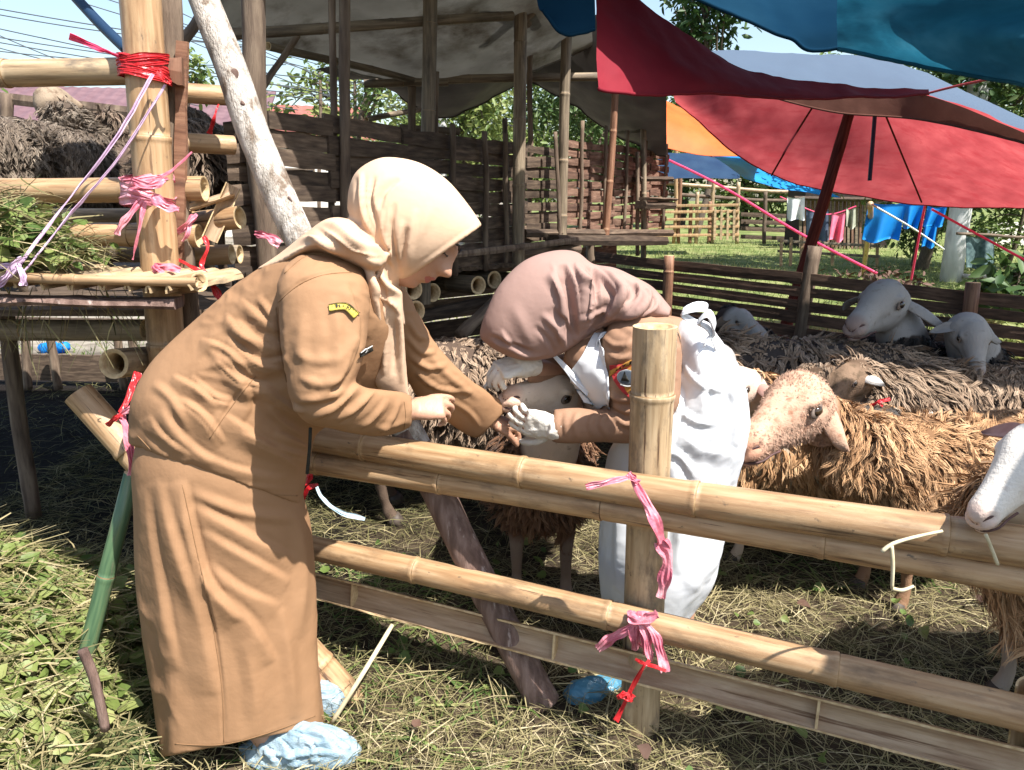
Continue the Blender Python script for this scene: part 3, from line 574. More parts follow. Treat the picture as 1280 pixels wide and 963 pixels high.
# tent: short light-blue slope over the near edge, long red slope falling away behind
tent = sheet('red_tent_tarp', [[(800, 92, 5.9), (925, 102, 5.6), (1040, 112, 5.3), (1155, 117, 5.0), (1290, 168, 4.3), (1400, 210, 3.9)], [(830, 72, 6.3), (900, 62, 6.3), (1000, 68, 6.2), (1098, 74, 6.1), (1200, 112, 5.5), (1400, 200, 4.6)], [(840, 90, 6.6), (900, 96, 6.9), (1000, 110, 7.0), (1100, 115, 7.0), (1200, 130, 6.3), (1400, 205, 5.2)], [(842, 120, 6.9), (925, 165, 7.4), (1010, 200, 7.6), (1130, 210, 7.6), (1260, 220, 7.0), (1400, 235, 6.0)], [(846, 128, 7.1), (930, 200, 7.7), (1008, 233, 8.0), (1155, 257, 8.0), (1290, 260, 7.4), (1400, 262, 6.6)]], MT['tarp_red'], 80, 50, .02, 3, 'big red tent tarpaulin with a pale blue top, over the far side of the pen', seed=4, flip=True)
flap = sheet('edge_flap', [[(930, 104, 5.57), (1040, 113, 5.27), (1152, 118, 4.97), (1290, 170, 4.27), (1400, 212, 3.87)], [(930, 112, 5.55), (1040, 140, 5.25), (1152, 150, 4.96), (1290, 182, 4.28), (1400, 225, 3.87)]], mat('flap', [(.10, .045, .032), (.15, .07, .05)], (1, 1, 1), 5, 5, .9, .003, 14, spec=.1, transl=.2), 50, 6, .01, 5)
flap['label'] = 'brown hanging flap'; flap.parent = tent; flap.matrix_basis = basis(tent).inverted() @ flap.matrix_basis
for k in ('label', 'category'): flap.pop(k, None)
MT['tentpole'] = mat('tent_pole', [(.05, .012, .010), (.09, .024, .019), (.13, .04, .03)], (14, 14, 1), 6, 5, .8, .001, 20, spec=.08)
MT['wood_tent'] = MT['tentpole']
tag(pole('tent_pole', P(978, 345, 5.95)*np.array([1, 1, 0])-[.02, 0, 0], P(1068, 120, 5.35), .050, .036, None, 'wood_tent', wob=.002), 'dark red-brown slanting pole propping up the red tent tarpaulin', 'pole')
def rope(name, pts, r, m, label=None, cat='rope', n=30, parent=None, group=None):
    o = M().tube(catmull([P(*q) if len(q) == 3 else np.array(q[1:]) for q in pts], n), r, 6).build(name, MT[m], parent)
    return tag(o, label, cat, group) if not parent else o
rope('tent_rib', [(964, 220, 7.7), (992, 172, 7.45), (1021, 126, 6.98)], .009, 'tentpole', parent=tent); rope('tent_rib', [(1152, 253, 7.85), (1106, 142, 6.9)], .009, 'tentpole', parent=tent)
rope('hanging_strap', [(1094, 138, 5.6), (1092, 165, 5.6), (1087, 226, 5.6)], .014, 'tarp_navy', 'dark strap hanging down inside the red tent tarpaulin', 'strap')
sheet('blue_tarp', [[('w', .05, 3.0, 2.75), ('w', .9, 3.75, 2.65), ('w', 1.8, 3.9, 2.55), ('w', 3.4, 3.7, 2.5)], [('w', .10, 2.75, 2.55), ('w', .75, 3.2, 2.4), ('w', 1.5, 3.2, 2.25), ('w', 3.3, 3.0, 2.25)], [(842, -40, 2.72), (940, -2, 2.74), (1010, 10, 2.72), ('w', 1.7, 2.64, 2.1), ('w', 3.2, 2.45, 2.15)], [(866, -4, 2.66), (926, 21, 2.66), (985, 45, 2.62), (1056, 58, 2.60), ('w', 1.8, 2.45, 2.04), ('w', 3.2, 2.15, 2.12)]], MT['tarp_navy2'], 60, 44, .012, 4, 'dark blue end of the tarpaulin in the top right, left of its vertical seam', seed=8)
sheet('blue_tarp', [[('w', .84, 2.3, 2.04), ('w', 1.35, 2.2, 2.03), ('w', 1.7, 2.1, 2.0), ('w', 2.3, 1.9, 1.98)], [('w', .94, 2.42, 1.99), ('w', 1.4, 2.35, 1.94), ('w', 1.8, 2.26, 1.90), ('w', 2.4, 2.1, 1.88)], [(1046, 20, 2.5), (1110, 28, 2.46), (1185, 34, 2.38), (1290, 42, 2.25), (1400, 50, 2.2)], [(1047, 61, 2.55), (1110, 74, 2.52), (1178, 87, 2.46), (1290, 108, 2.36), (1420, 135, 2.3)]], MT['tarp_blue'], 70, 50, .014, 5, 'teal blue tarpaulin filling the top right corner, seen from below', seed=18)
sheet('blue_scrap', [[(668, -60, 2.9), (700, -60, 2.9), (742, -60, 2.9)], [(672, 5, 2.85), (706, 25, 2.8), (744, 20, 2.8)], [(680, 12, 2.8), (706, 42, 2.75), (744, 38, 2.75)]], MT['tarp_navy2'], 20, 14, .012, 8, 'dark blue tarpaulin scrap hanging beside the barn post at top', seed=10)
sheet('shade_tarp', [[('w', 1.42, .35, 1.98), ('w', 2.4, .3, 1.98)], [('w', 1.44, .75, 1.95), ('w', 2.5, .75, 1.95)], [('w', 1.50, 1.12, 1.95), ('w', 2.6, 1.2, 1.95)]], MT['tarp_blue'], 20, 14, .015, 5, 'unseen blue tarpaulin added overhead to shade the right end of the rails', seed=9)  # out of view, added so its shadow falls on the right rails
sheet('orange_tarp', [[(815, 118, 14.5), (880, 150, 14.5), (960, 190, 14.5)], [(818, 140, 13.5), (880, 162, 13.5), (960, 200, 13.5)], [(820, 182, 13), (880, 195, 13), (930, 196, 13), (1000, 205, 13)]], MT['tarp_orange'], 30, 14, .03, 2, 'bright orange tarpaulin roof of the far pen', seed=11)
sheet('far_blue_tarp', [[(885, 193, 15), (940, 194, 15), (1010, 215, 15)], [(905, 205, 14), (950, 215, 14), (1030, 235, 14)], [(930, 222, 13.6), (980, 236, 13.6), (1050, 247, 13.6)]], MT['tarp_cyan'], 24, 12, .03, 2, 'bright blue tarpaulin roof beside the orange one', seed=12)
sheet('far_navy_tarp', [[(822, 190, 17), (870, 192, 17), (925, 205, 17)], [(822, 224, 16), (870, 224, 16), (925, 222, 16)]], MT['tarp_navy'], 20, 10, .04, 2, 'navy tarpaulin wall under the orange roof in the far pen', seed=13)
# ------------------------------------------------------------------ people
MT['skin'] = mat('skin', [(.36, .195, .125), (.44, .25, .165)], (1, 1, 1), 18, 4, .5, .0006, 220, spec=.4, subs=.15)
MT['lip'] = mat('lip', [(.30, .09, .075), (.36, .12, .10)], (1, 1, 1), 60, 3, .4)
MT['hair'] = mat('hair', [(.012, .009, .008), (.03, .022, .018)], (1, 1, 1), 60, 3, .5)
MT['uniform'] = mat('uniform_cloth', [(.262, .146, .075), (.29, .166, .088)], (1, 1, 1), 6, 5, .75, .0022, 26, spec=.2, fine=1)
MT['uniform2'] = mat('uniform_cloth_sleeve', [(.265, .155, .098), (.30, .175, .11)], (1, 1, 1), 6, 5, .75, .002, 30, spec=.2)
MT['cream'] = mat('cream_scarf', [(.53, .365, .245), (.58, .41, .28)], (1, 1, 1), 6, 4, .85, .0012, 40, spec=.15, transl=.08)
MT['mauve'] = mat('mauve_scarf', [(.265, .17, .142), (.30, .197, .167)], (1, 1, 1), 6, 4, .85, .0012, 40, spec=.15)
MT['gown'] = mat('gown_plastic', [(.70, .73, .76), (.80, .82, .84)], (1, 1, 1), 8, 4, .38, .003, 11, spec=.4, transl=.15)
MT['glove'] = mat('glove_latex', [(.60, .56, .48), (.74, .71, .64)], (1, 1, 1), 30, 4, .55, .0025, 90, spec=.35, transl=.08)
MT['shoecover'] = mat('shoe_cover_plastic', [(.24, .37, .46), (.42, .53, .59)], (6, 20, 14), 2, 5, .22, .003, 28, spec=.5, transl=.2)
MT['shoecover_shaded'] = mat('shoe_cover_shaded', [(.05, .17, .27), (.09, .26, .36)], (1, 1, 1), 20, 5, .3, .008, 30, spec=.5, transl=.15)  # darker copy of the shoe cover plastic, shade put into the colour
MT['dark'] = mat('dark_cloth', [(.02, .015, .012), (.04, .03, .025)], (1, 1, 1), 20, 4, .9)
MT['yellow'] = mat('patch_yellow', [(.52, .40, .06), (.60, .47, .09)], (1, 1, 1), 60, 3, .7, .0005, 300)
MT['black'] = mat('patch_black', [(.012, .012, .01), (.03, .028, .02)], (1, 1, 1), 60, 3, .7)
MT['patch_red'] = mat('patch_red', [(.42, .03, .035), (.5, .05, .05)], (1, 1, 1), 60, 3, .7)
MT['patch_orange'] = mat('patch_orange', [(.48, .22, .04), (.55, .28, .06)], (1, 1, 1), 60, 3, .7)
MT['patch_navy'] = mat('patch_navy', [(.06, .075, .095), (.10, .12, .14)], (1, 1, 1), 60, 3, .7)
MT['patch_grey'] = mat('patch_grey', [(.22, .23, .23), (.30, .31, .31)], (1, 1, 1), 60, 3, .7)
MT['patch_white'] = mat('patch_white', [(.6, .6, .58), (.7, .7, .68)], (1, 1, 1), 60, 3, .7)
IMR = np.array([1, 0, 0.]); IMU = np.array([0, SP, CP]); IMF = np.array([0, CP, -SP])

def head_solid(c, fwd, up, k=1.0):
    f = unit(fwd); l = unit(np.cross(f, up)); u = np.cross(l, f)
    nu, nv = 72, 60; th = np.linspace(.02, math.pi-.02, nv)[:, None]; ph = np.arange(nu)[None]*2*math.pi/nu
    X = np.stack([.071*np.sin(th)*np.sin(ph), .093*np.sin(th)*np.cos(ph), .112*np.cos(th)*np.ones_like(ph)], -1)
    z = X[..., 2]; lo = np.clip((-z-.01)/.1, 0, 1)
    X[..., 0] *= 1-.34*lo; X[..., 1] = np.where(X[..., 1] > 0, X[..., 1]*(1-.05*lo), X[..., 1]*(1-.45*lo)); X[..., 1] += .012*lo
    def bump(p, s, d):
        w = np.exp(-(((X-np.array(p))/np.array(s))**2).sum(-1)); X[...] += w[..., None]*np.array(d)
    bump((0, .092, .012), (.012, .03, .022), (0, .010, 0)); bump((0, .094, -.016), (.014, .03, .015), (0, .024, -.004)); bump((.012, .09, -.02), (.009, .03, .009), (0.002, .007, 0)); bump((-.012, .09, -.02), (.009, .03, .009), (-.002, .007, 0))
    for s in (-1, 1):
        bump((s*.031, .08, .012), (.017, .04, .012), (0, -.010, 0)); bump((s*.026, .085, .032), (.024, .04, .010), (0, .005, 0)); bump((s*.042, .07, -.025), (.022, .05, .025), (s*.004, .004, 0)); bump((s*.030, .078, .012), (.010, .04, .006), (0, .005, 0))
    bump((0, .092, -.047), (.022, .03, .006), (0, .011, 0)); bump((0, .092, -.060), (.019, .03, .006), (0, .009, 0)); bump((0, .09, -.0535), (.024, .03, .0028), (0, -.006, 0)); bump((0, .085, -.092), (.022, .04, .016), (0, .012, 0)); bump((0, .088, -.074), (.02, .03, .008), (0, -.004, 0))
    W = c+k*(X[..., :1]*l+X[..., 1:2]*f+X[..., 2:3]*u)
    return M().grid(W, True, True, True), (f, l, u)
def add(m, o): v, f = o.arrays(); m.add(v, f); return m
def hand_solid(W, fwd, back, side=1, curl=(.5, .55, .6, .7), k=1.0, fat=1.0, thumb=(.6, .5), spread=.05, bend2=1.1):
    """palm, four unequal fingers and a thumb; side=+1 puts the thumb on +x (x = fwd x back)"""
    f = unit(fwd); b = unit(np.asarray(back)-f*np.dot(back, f)); x = np.cross(f, b)*side
    T = lambda p: np.asarray(W)+k*(p[0]*x+p[1]*f+p[2]*b)
    m = M(); R = []
    for y, w, t in ((-.01, .026, .019), (.015, .031, .020), (.045, .038, .018), (.075, .041, .014), (.092, .039, .010)):
        a = np.arange(20)*2*math.pi/20; cs, sn = np.cos(a), np.sin(a); R.append([T((fat*w*np.sign(q)*abs(q)**.75, y, fat*t*r)) for q, r in zip(cs, sn)])
    m.grid(R, True, True, True)
    bx = (.029, .010, -.010, -.028); ln = (.070, .078, .072, .056); rr = (.0088, .009, .0086, .0076)
    for i in range(4):
        p = np.array([bx[i], .083-.004*abs(i-1.2), .002]); a = .1; pts = [p.copy()-np.array([0, .02, 0]), p.copy()]; sp = spread*(1.3-i)
        for j, q in enumerate((.46, .30, .24)):
            a += curl[i]*(1 if j == 0 else bend2); d = np.array([math.sin(sp), math.cos(a), -math.sin(a)]); p = p+d*ln[i]*q*1.0; pts.append(p.copy())
        path = catmull([T(q) for q in pts], 16); r = np.interp(np.linspace(0, 1, 16), [0, .25, .5, .62, .85, 1], [1.05, 1.08, .98, 1.0, .9, .62])*rr[i]*k*fat
        m.tube(path, r, 10)
    th0, th1 = thumb; p = np.array([.026, .018, -.006]); pts = [p.copy()]
    for j, (q, a) in enumerate(((.042, th0), (.032, th0*.7), (.026, th0*.35))):
        p = p+q*np.array([math.sin(a), math.cos(a), -math.sin(th1+.25*j)]); pts.append(p.copy())
    path = catmull([T(q) for q in pts], 14); m.tube(path, np.interp(np.linspace(0, 1, 14), [0, .3, .6, .85, 1], [1.35, 1.2, 1.0, .95, .6])*.0098*k*fat, 10)
    return m
def limbm(m, st, n=24, seg=18):
    p, r = limb(st, n, seg); m.tube(p, r, seg); return m
def decal(tree, fn, nu, nv, off, name, m, parent, smooth=True):
    """a sewn-on flat piece: outline function (u,v)->pixel, laid on the cloth with 1.2 mm thickness"""
    T = [[onto(tree, *fn(u/(nu-1), v/(nv-1)), off) for u in range(nu)] for v in range(nv)]; T = np.array(T)
    D = unit(EYEV-T)*.0012; n = nu*nv; idx = np.arange(n).reshape(nv, nu)
    F = np.stack([idx[:-1, :-1], idx[:-1, 1:], idx[1:, 1:], idx[1:, :-1]], -1).reshape(-1, 4)
    b = np.concatenate([idx[0], idx[1:, -1], idx[-1, -2::-1], idx[-2:0, 0][:, ] if nv > 2 else np.array([], int)])
    f = [tuple(q) for q in F]+[tuple(q[::-1]+n) for q in F]+[(b[i], b[i]+n, b[(i+1) % len(b)]+n, b[(i+1) % len(b)]) for i in range(len(b))]
    return link_mesh(name, np.concatenate([(T+D).reshape(-1, 3), T.reshape(-1, 3)]), f, MT[m], parent, smooth)
def letters(tree, txt, fn, off, parent, m='black', size=1.0):
    """flat lettering: built-in font outlines mapped through (u,v)->pixel onto the cloth"""
    cu = bpy.data.curves.new('t', 'FONT'); cu.body = txt; o = bpy.data.objects.new('t', cu); COL.objects.link(o); cu.resolution_u = 2
    dg = bpy.context.evaluated_depsgraph_get(); e = o.evaluated_get(dg); me = e.to_mesh(); V = np.array([v.co[:] for v in me.vertices]); F = [tuple(p.vertices) for p in me.polygons]; e.to_mesh_clear(); bpy.data.objects.remove(o)
    lo, hi = V.min(0), V.max(0); U = (V-lo)/np.maximum(hi-lo, 1e-6)
    W = np.array([onto(tree, *fn(u[0], 1-u[1]), off) for u in U])
    return link_mesh('lettering', W, F, MT[m], parent, False)

# ---- the standing woman, bending forward over the rails
p0 = gp(330, 930); w1 = thing('person', (p0[0], p0[1], 0), 'woman in tan uniform and cream headscarf bending over the rail at left', 'person', 'women treating the sheep')
HF = .77*IMR-.64*IMU+.0*IMF; HU = .64*IMR+.77*IMU
hc = P(518, 294, 1.72)
hs, (hf, hl, hu) = head_solid(hc, HF, HU, 1.03)
bm = M(); add(bm, hs)
limbm(bm, [(500, 315, 1.72, .05), (470, 335, 1.72, .052), (440, 350, 1.72, .06)], 10)
add(bm, M().grid(sil([(200, 560, 360, 590, 1.72, .13), (260, 470, 400, 520, 1.73, .12), (345, 385, 470, 460, 1.72, .13), (400, 330, 470, 385, 1.72, .10)], 16, 24), True, True, True))
limbm(bm, [(420, 350, 1.60, .05), (412, 430, 1.53, .042), (414, 500, 1.495, .034), (460, 517, 1.545, .026), (514, 513, 1.635, .024)], 30)
limbm(bm, [(470, 380, 1.84, .05), (520, 440, 1.90, .042), (560, 490, 1.95, .036), (612, 524, 2.04, .027)], 26)
limbm(bm, [(270, 580, 1.66, .075), (290, 720, 1.66, .06), (315, 880, 1.66, .04), (345, 935, 1.655, .033)], 20); limbm(bm, [(310, 580, 1.80, .075), (340, 720, 1.82, .06), (380, 840, 1.86, .04), (395, 880, 1.86, .035)], 20)
hand1 = hand_solid(P(511, 513, 1.635), IMR*1.0+IMU*.12+IMF*.12, IMU*.5-IMF*.85, -1, (.42, .62, .78, .9), .86, .93, (.34, .55), .085, 1.15)
hand2 = hand_solid(P(611, 525, 2.04), IMR*.82-IMU*.2+IMF*.55, IMU*.75-IMF*.4, 1, (.5, .55, .6, .65), .9, 1.0, (.15, .3))
add(bm, hand1); add(bm, hand2)
V, F = remesh(bm, .0038, 1)
lipc = hc+1.03*(hf*.092+hu*-.0535); q = V-lipc; lx, ly, lz = q@hl, q@hf, q@hu
fc = V[F].mean(1)-lipc; fl = ((fc@hl/.021)**2+(fc@hu/.0115)**2 < 1) & (fc@hf > -.012)
body1 = link_mesh('body', V, F, [MT['skin'], MT['lip']], w1, True, None, fl.astype(int))
ht = bvh(V, F)
def facept(x, y, z): return hc+1.03*(hl*x+hf*y+hu*z)
for s in (-1, 1):
    ea = facept(s*.030, .071, .010); M().ell(ea, (.0105, .0105, .0095), np.stack([hl, hf, hu], 1), 14, 10).build('eye', MT['dark'], w1)
    pts = [(s*.012, .096, .034), (s*.026, .094, .041), (s*.042, .082, .036)]; M().tube(catmull([facept(*p) for p in pts], 10), [.0015, .002, .0025, .003, .003, .003, .003, .0025, .002, .001], 6).build('eyebrow', MT['hair'], w1)
    pts = [(s*.018, .087, .010), (s*.030, .088, .0075), (s*.043, .079, .009)]; M().tube(catmull([facept(*p) for p in pts], 8), .0016, 6).build('eyelash', MT['hair'], w1)
# jacket
jm = M()
add(jm, M().grid(sil([(166, 556, 378, 632, 1.73, .185), (166, 540, 380, 612, 1.73, .185), (170, 500, 388, 572, 1.73, .185), (195, 452, 398, 540, 1.74, .175), (243, 403, 440, 520, 1.74, .17), (298, 356, 482, 480, 1.74, .175), (345, 326, 500, 430, 1.73, .18), (388, 306, 496, 388, 1.72, .15), (428, 296, 484, 350, 1.72, .085)], 46, 48), True, True, True))
add(jm, M().grid(sil([(378, 318, 436, 326, 1.62, .05), (352, 345, 458, 352, 1.57, .075), (351, 400, 459, 408, 1.535, .08), (357, 450, 452, 450, 1.51, .075), (364, 492, 442, 479, 1.495, .068), (382, 524, 447, 481, 1.495, .058), (412, 534, 458, 486, 1.51, .05), (450, 542, 482, 489, 1.55, .046), (485, 544, 502, 491, 1.60, .042), (513, 531, 515, 496, 1.635, .036)], 44, 32), True, True, True))
add(jm, M().grid(sil([(470, 350, 500, 350, 1.86, .05), (478, 400, 522, 392, 1.88, .065), (500, 455, 546, 432, 1.90, .06), (525, 500, 582, 470, 1.93, .055), (560, 528, 606, 488, 1.98, .05), (588, 546, 628, 503, 2.03, .046), (600, 547, 634, 512, 2.04, .040)], 30, 28), True, True, True))
V, F = remesh(jm, .0046, 6)
tz = noise(V, (9, 9, 9), 21, 2); V = V+normals(V, F)*(.002*tz)[:, None]
N = normals(V, F)
w_arm = None
jst = [
 ([(300, 408), (326, 431), (350, 441)], 1.8, -.004), ([(288, 430), (320, 456), (352, 463)], 1.8, -.004), ([(268, 452), (298, 477), (340, 488)], 1.8, -.004), ([(240, 474), (268, 498), (290, 504)], 1.8, -.004), ([(224, 503), (254, 524), (278, 558)], 1.8, -.004), ([(445, 424), (432, 464), (404, 500)], 1.8, -.005), ([(392, 526), (424, 510), (448, 486)], 1.8, -.004), ([(424, 530), (448, 514), (470, 492)], 1.8, -.004), ([(452, 538), (470, 523), (484, 502)], 1.8, -.003), ([(332, 484), (352, 504), (378, 518)], 1.8, -.004), ([(306, 545), (350, 565), (388, 576)], 1.8, -.003),
 ([(312, 448), (338, 452), (360, 446)], 5, .010, 2.2), ([(330, 480), (352, 500), (380, 516)], 5, .010, 2.2), ([(250, 425), (285, 438), (318, 470)], 5, .008, 2.2), ([(215, 470), (250, 488), (272, 512)], 5, .008, 2.2), ([(282, 392), (300, 414), (318, 424)], 4, .007, 2), ([(345, 540), (372, 552), (388, 562)], 4, .008, 2), ([(186, 520), (205, 545), (240, 570)], 5, .006, 2), ([(330, 418), (346, 430), (356, 432)], 4, .008, 2),
 ([(296, 402), (322, 428), (352, 440)], 6, .011, 1.8), ([(282, 422), (318, 452), (356, 462)], 6, .010, 1.8), ([(300, 374), (330, 400), (350, 415)], 5, .007, 1.6), ([(268, 448), (300, 474), (345, 486)], 6, .008, 2), ([(322, 372), (340, 396), (348, 420)], 5, .007),
 ([(262, 440), (292, 460), (312, 500), (300, 530)], 7, .009, 2), ([(238, 470), (266, 494), (290, 500)], 6, .007, 1.6), ([(222, 498), (255, 520), (280, 556)], 7, .009, 2), ([(200, 512), (228, 548), (268, 580)], 7, .007, 1.6), ([(300, 540), (350, 560), (392, 572)], 6, .009, 2), ([(280, 520), (320, 545), (375, 590)], 7, .008, 2), ([(330, 505), (356, 530), (388, 550)], 6, .008),
 ([(318, 470), (292, 500), (262, 548)], 2.2, -.004), ([(190, 480), (215, 500), (236, 540)], 7, .006), ([(240, 560), (290, 585), (360, 600)], 7, .006, 1.5), ([(172, 538), (222, 582), (300, 606), (374, 612)], 3, .003),
 ([(348, 376), (378, 352), (412, 341), (446, 340)], 2.2, -.005), ([(350, 372), (350, 420), (358, 480)], 3, -.004),
 ([(446, 420), (434, 460), (404, 496)], 6, .010, 1.8), ([(390, 522), (424, 506), (450, 482)], 5, .008), ([(420, 526), (446, 510), (470, 488)], 5, .007), ([(450, 536), (470, 520), (486, 500)], 4.5, .007), ([(476, 540), (490, 524), (500, 502)], 4, .006), ([(432, 356), (446, 400), (444, 440)], 6, .008, 1.7), ([(416, 370), (424, 420), (420, 470)], 9, .006), ([(372, 470), (400, 480), (430, 470)], 6, .006), ([(368, 440), (395, 452), (430, 448)], 7, .004), ([(374, 500), (402, 498), (436, 488)], 5, .006), ([(380, 390), (376, 430), (384, 470)], 9, .004), ([(470, 536), (488, 534), (510, 526)], 4, .005),
 ([(510, 400), (522, 420), (536, 424)], 4, .007), ([(508, 420), (526, 440), (545, 440)], 4, .007), ([(512, 445), (535, 460), (560, 456)], 4, .007), ([(520, 465), (548, 486), (590, 490)], 4, .007), ([(560, 500), (585, 515), (600, 535)], 4, .005), ([(535, 440), (560, 470), (600, 500)], 5, .005)]
V = strokes(V, N, jst); V = wrinkle(V, F, (16, 16, 30), .0030, 61); V = smooth_np(V, F, 1, .3)
jack = link_mesh('jacket', V, F, MT['uniform'], w1)
jt = bvh(V, F)
def arc(u, v, a=(411, 381), b=(433, 379), c=(448, 392), w=9.5):
    p = catmull([a, b, c], 31)[int(round(u*30))]; q = catmull([a, b, c], 31); i = int(round(u*30)); d = unit(q[min(i+1, 30)]-q[max(i-1, 0)]); return p+np.array([-d[1], d[0]])*w*(v-0.0)
pt = decal(jt, lambda u, v: arc(u, v), 14, 4, .003, 'patch', 'yellow', jack)
decal(jt, lambda u, v: arc(u, .02+.06*v), 14, 2, .0052, 'patch_border', 'black', pt); decal(jt, lambda u, v: arc(u, .92+.06*v), 14, 2, .0052, 'patch_border', 'black', pt)
letters(jt, 'PEM. AL. JO TO', lambda u, v: arc(.09+.82*u, .22+.56*v), .0055, pt)
nt_ = decal(jt, lambda u, v: (446+18*u+1.5*v, 440-10*u+7*v), 4, 3, .006, 'name_tag', 'black', w1); decal(jt, lambda u, v: (446+18*u, 439.4-10*u+1.2*v), 4, 2, .0085, 'name_tag_rim', 'patch_white', nt_); letters(jt, 'A', lambda u, v: (452+5*u, 437-2.5*u+3.5*v), .0085, nt_, 'patch_white')
MT['seam'] = mat('seam', [(.19, .105, .05), (.22, .125, .06)], (1, 1, 1), 80, 2, .9)
def seam(tr, pl, parent, m='seam', r=.0010, name='seam'): M().tube([onto(tr, *q, .0004, 1.7) for q in catmull(pl, 40)], r, 6).build(name, MT[m], parent)
for pl in ([(348, 378), (376, 355), (410, 343), (448, 341)], [(345, 384), (349, 430), (358, 478)], [(320, 470), (296, 500), (262, 548)], [(172, 545), (222, 590), (300, 614), (372, 620)], [(505, 536), (507, 520), (505, 502)], [(404, 318), (380, 322), (356, 342)]): seam(jt, pl, jack)
# skirt
st = [(176, 552, 376, 600, 1.73, .17), (172, 590, 378, 622, 1.73, .185), (176, 640, 386, 655, 1.73, .19), (180, 720, 392, 720, 1.73, .20), (190, 800, 394, 795, 1.725, .205), (204, 880, 397, 865, 1.72, .21), (217, 944, 399, 908, 1.72, .215)]
R = sil(st, 60, 72); V0 = R.reshape(-1, 3)
a_ = np.arange(72)*2*math.pi/72; ctr = R.mean(1, keepdims=True); tt = np.linspace(0, 1, 60)[:, None]
k = 1+.022*tt*np.sin(a_*7+1.0+tt*2)[:, ]+.012*tt*np.sin(a_*13+tt*3); R = ctr+(R-ctr)*k[..., None]
R[-3:, :, 2] += 0
inner = ctr+(R-ctr)*.86; Rr = np.concatenate([R, inner[::-1][:8]], 0)
g = M().grid(Rr, True, True, True); V, F0 = g.arrays()
V, F = remesh(g, .0054, 4)
sst = [([(229, 600), (240, 660), (258, 722), (300, 775)], 8, .020, 3.0), ([(228, 596), (246, 690), (262, 760), (277, 860), (280, 945)], 2.5, -.006), ([(240, 632), (305, 668), (372, 702)], 10, .010, 1.8), ([(250, 664), (312, 700), (362, 730)], 10, .010, 1.8), ([(258, 705), (300, 738), (350, 760)], 10, .008, 1.7), ([(268, 740), (312, 780), (340, 830)], 12, .010, 1.6), ([(236, 615), (300, 640), (372, 650)], 8, .007), ([(196, 600), (222, 680), (250, 770), (268, 870)], 12, .014, 2.0), ([(182, 610), (196, 720), (222, 840)], 10, .010, 1.6), ([(372, 640), (380, 720), (372, 800)], 10, .008), ([(305, 800), (318, 860), (322, 925)], 12, .006), ([(352, 760), (362, 830), (368, 900)], 10, .008), ([(220, 935), (275, 934), (330, 921), (396, 898)], 2, -.003)]
V = strokes(V, normals(V, F), sst); V = wrinkle(V, F, (12, 12, 9), .0035, 71, .1); V = smooth_np(V, F, 1, .3)
sk_ = link_mesh('skirt', V, F, MT['uniform'], w1); kt = bvh(V, F)
for pl in ([(228, 606), (246, 690), (262, 760), (277, 860), (280, 938)], [(219, 930), (275, 931), (330, 918), (394, 895)]): seam(kt, pl, sk_)
# headscarf
sm = M()
rings = sil([(434, 262, 437, 270, 1.72, .012), (436, 236, 444, 298, 1.72, .06), (446, 214, 458, 322, 1.72, .088), (470, 199, 474, 340, 1.72, .102), (495, 197, 487, 348, 1.72, .106), (528, 205, 496, 352, 1.72, .102), (560, 226, 501, 354, 1.72, .094), (587, 258, 503, 354, 1.72, .082), (603, 282, 505, 353, 1.72, .068)], 40, 44)
c_ = rings.mean(1, keepdims=True); inn = c_+(rings-c_)*np.linspace(.8, .90, 40)[:, None, None]
add(sm, M().grid(np.concatenate([rings, inn[::-1][:24]], 0), True, True, True))
add(sm, M().grid(sil([(441, 285, 500, 340, 1.72, .088), (444, 308, 501, 360, 1.72, .095), (452, 338, 505, 388, 1.72, .092), (466, 372, 507, 408, 1.72, .06)], 14, 32), True, True, True))
add(sm, M().grid(sil([(321, 336, 323, 339, 1.70, .02), (350, 317, 352, 331, 1.70, .08), (384, 290, 386, 316, 1.69, .125), (411, 273, 413, 319, 1.685, .155), (440, 276, 442, 331, 1.68, .155), (468, 300, 466, 338, 1.66, .115), (486, 318, 482, 330, 1.63, .04)], 26, 36), True, True, True))
add(sm, M().grid(sil([(468, 340, 503, 365, 1.66, .06), (470, 372, 504, 392, 1.64, .035), (472, 405, 505, 412, 1.65, .022), (471, 445, 507, 440, 1.66, .018), (468, 478, 510, 476, 1.67, .018), (480, 492, 512, 496, 1.68, .014)], 24, 28), True, True, True))
add(sm, M().grid(sil([(452, 322, 470, 345, 1.60, .02), (458, 352, 474, 372, 1.59, .02), (463, 385, 476, 392, 1.60, .016), (466, 415, 478, 415, 1.62, .012)], 12, 16), True, True, True))
V, F = remesh(sm, .0046, 3)
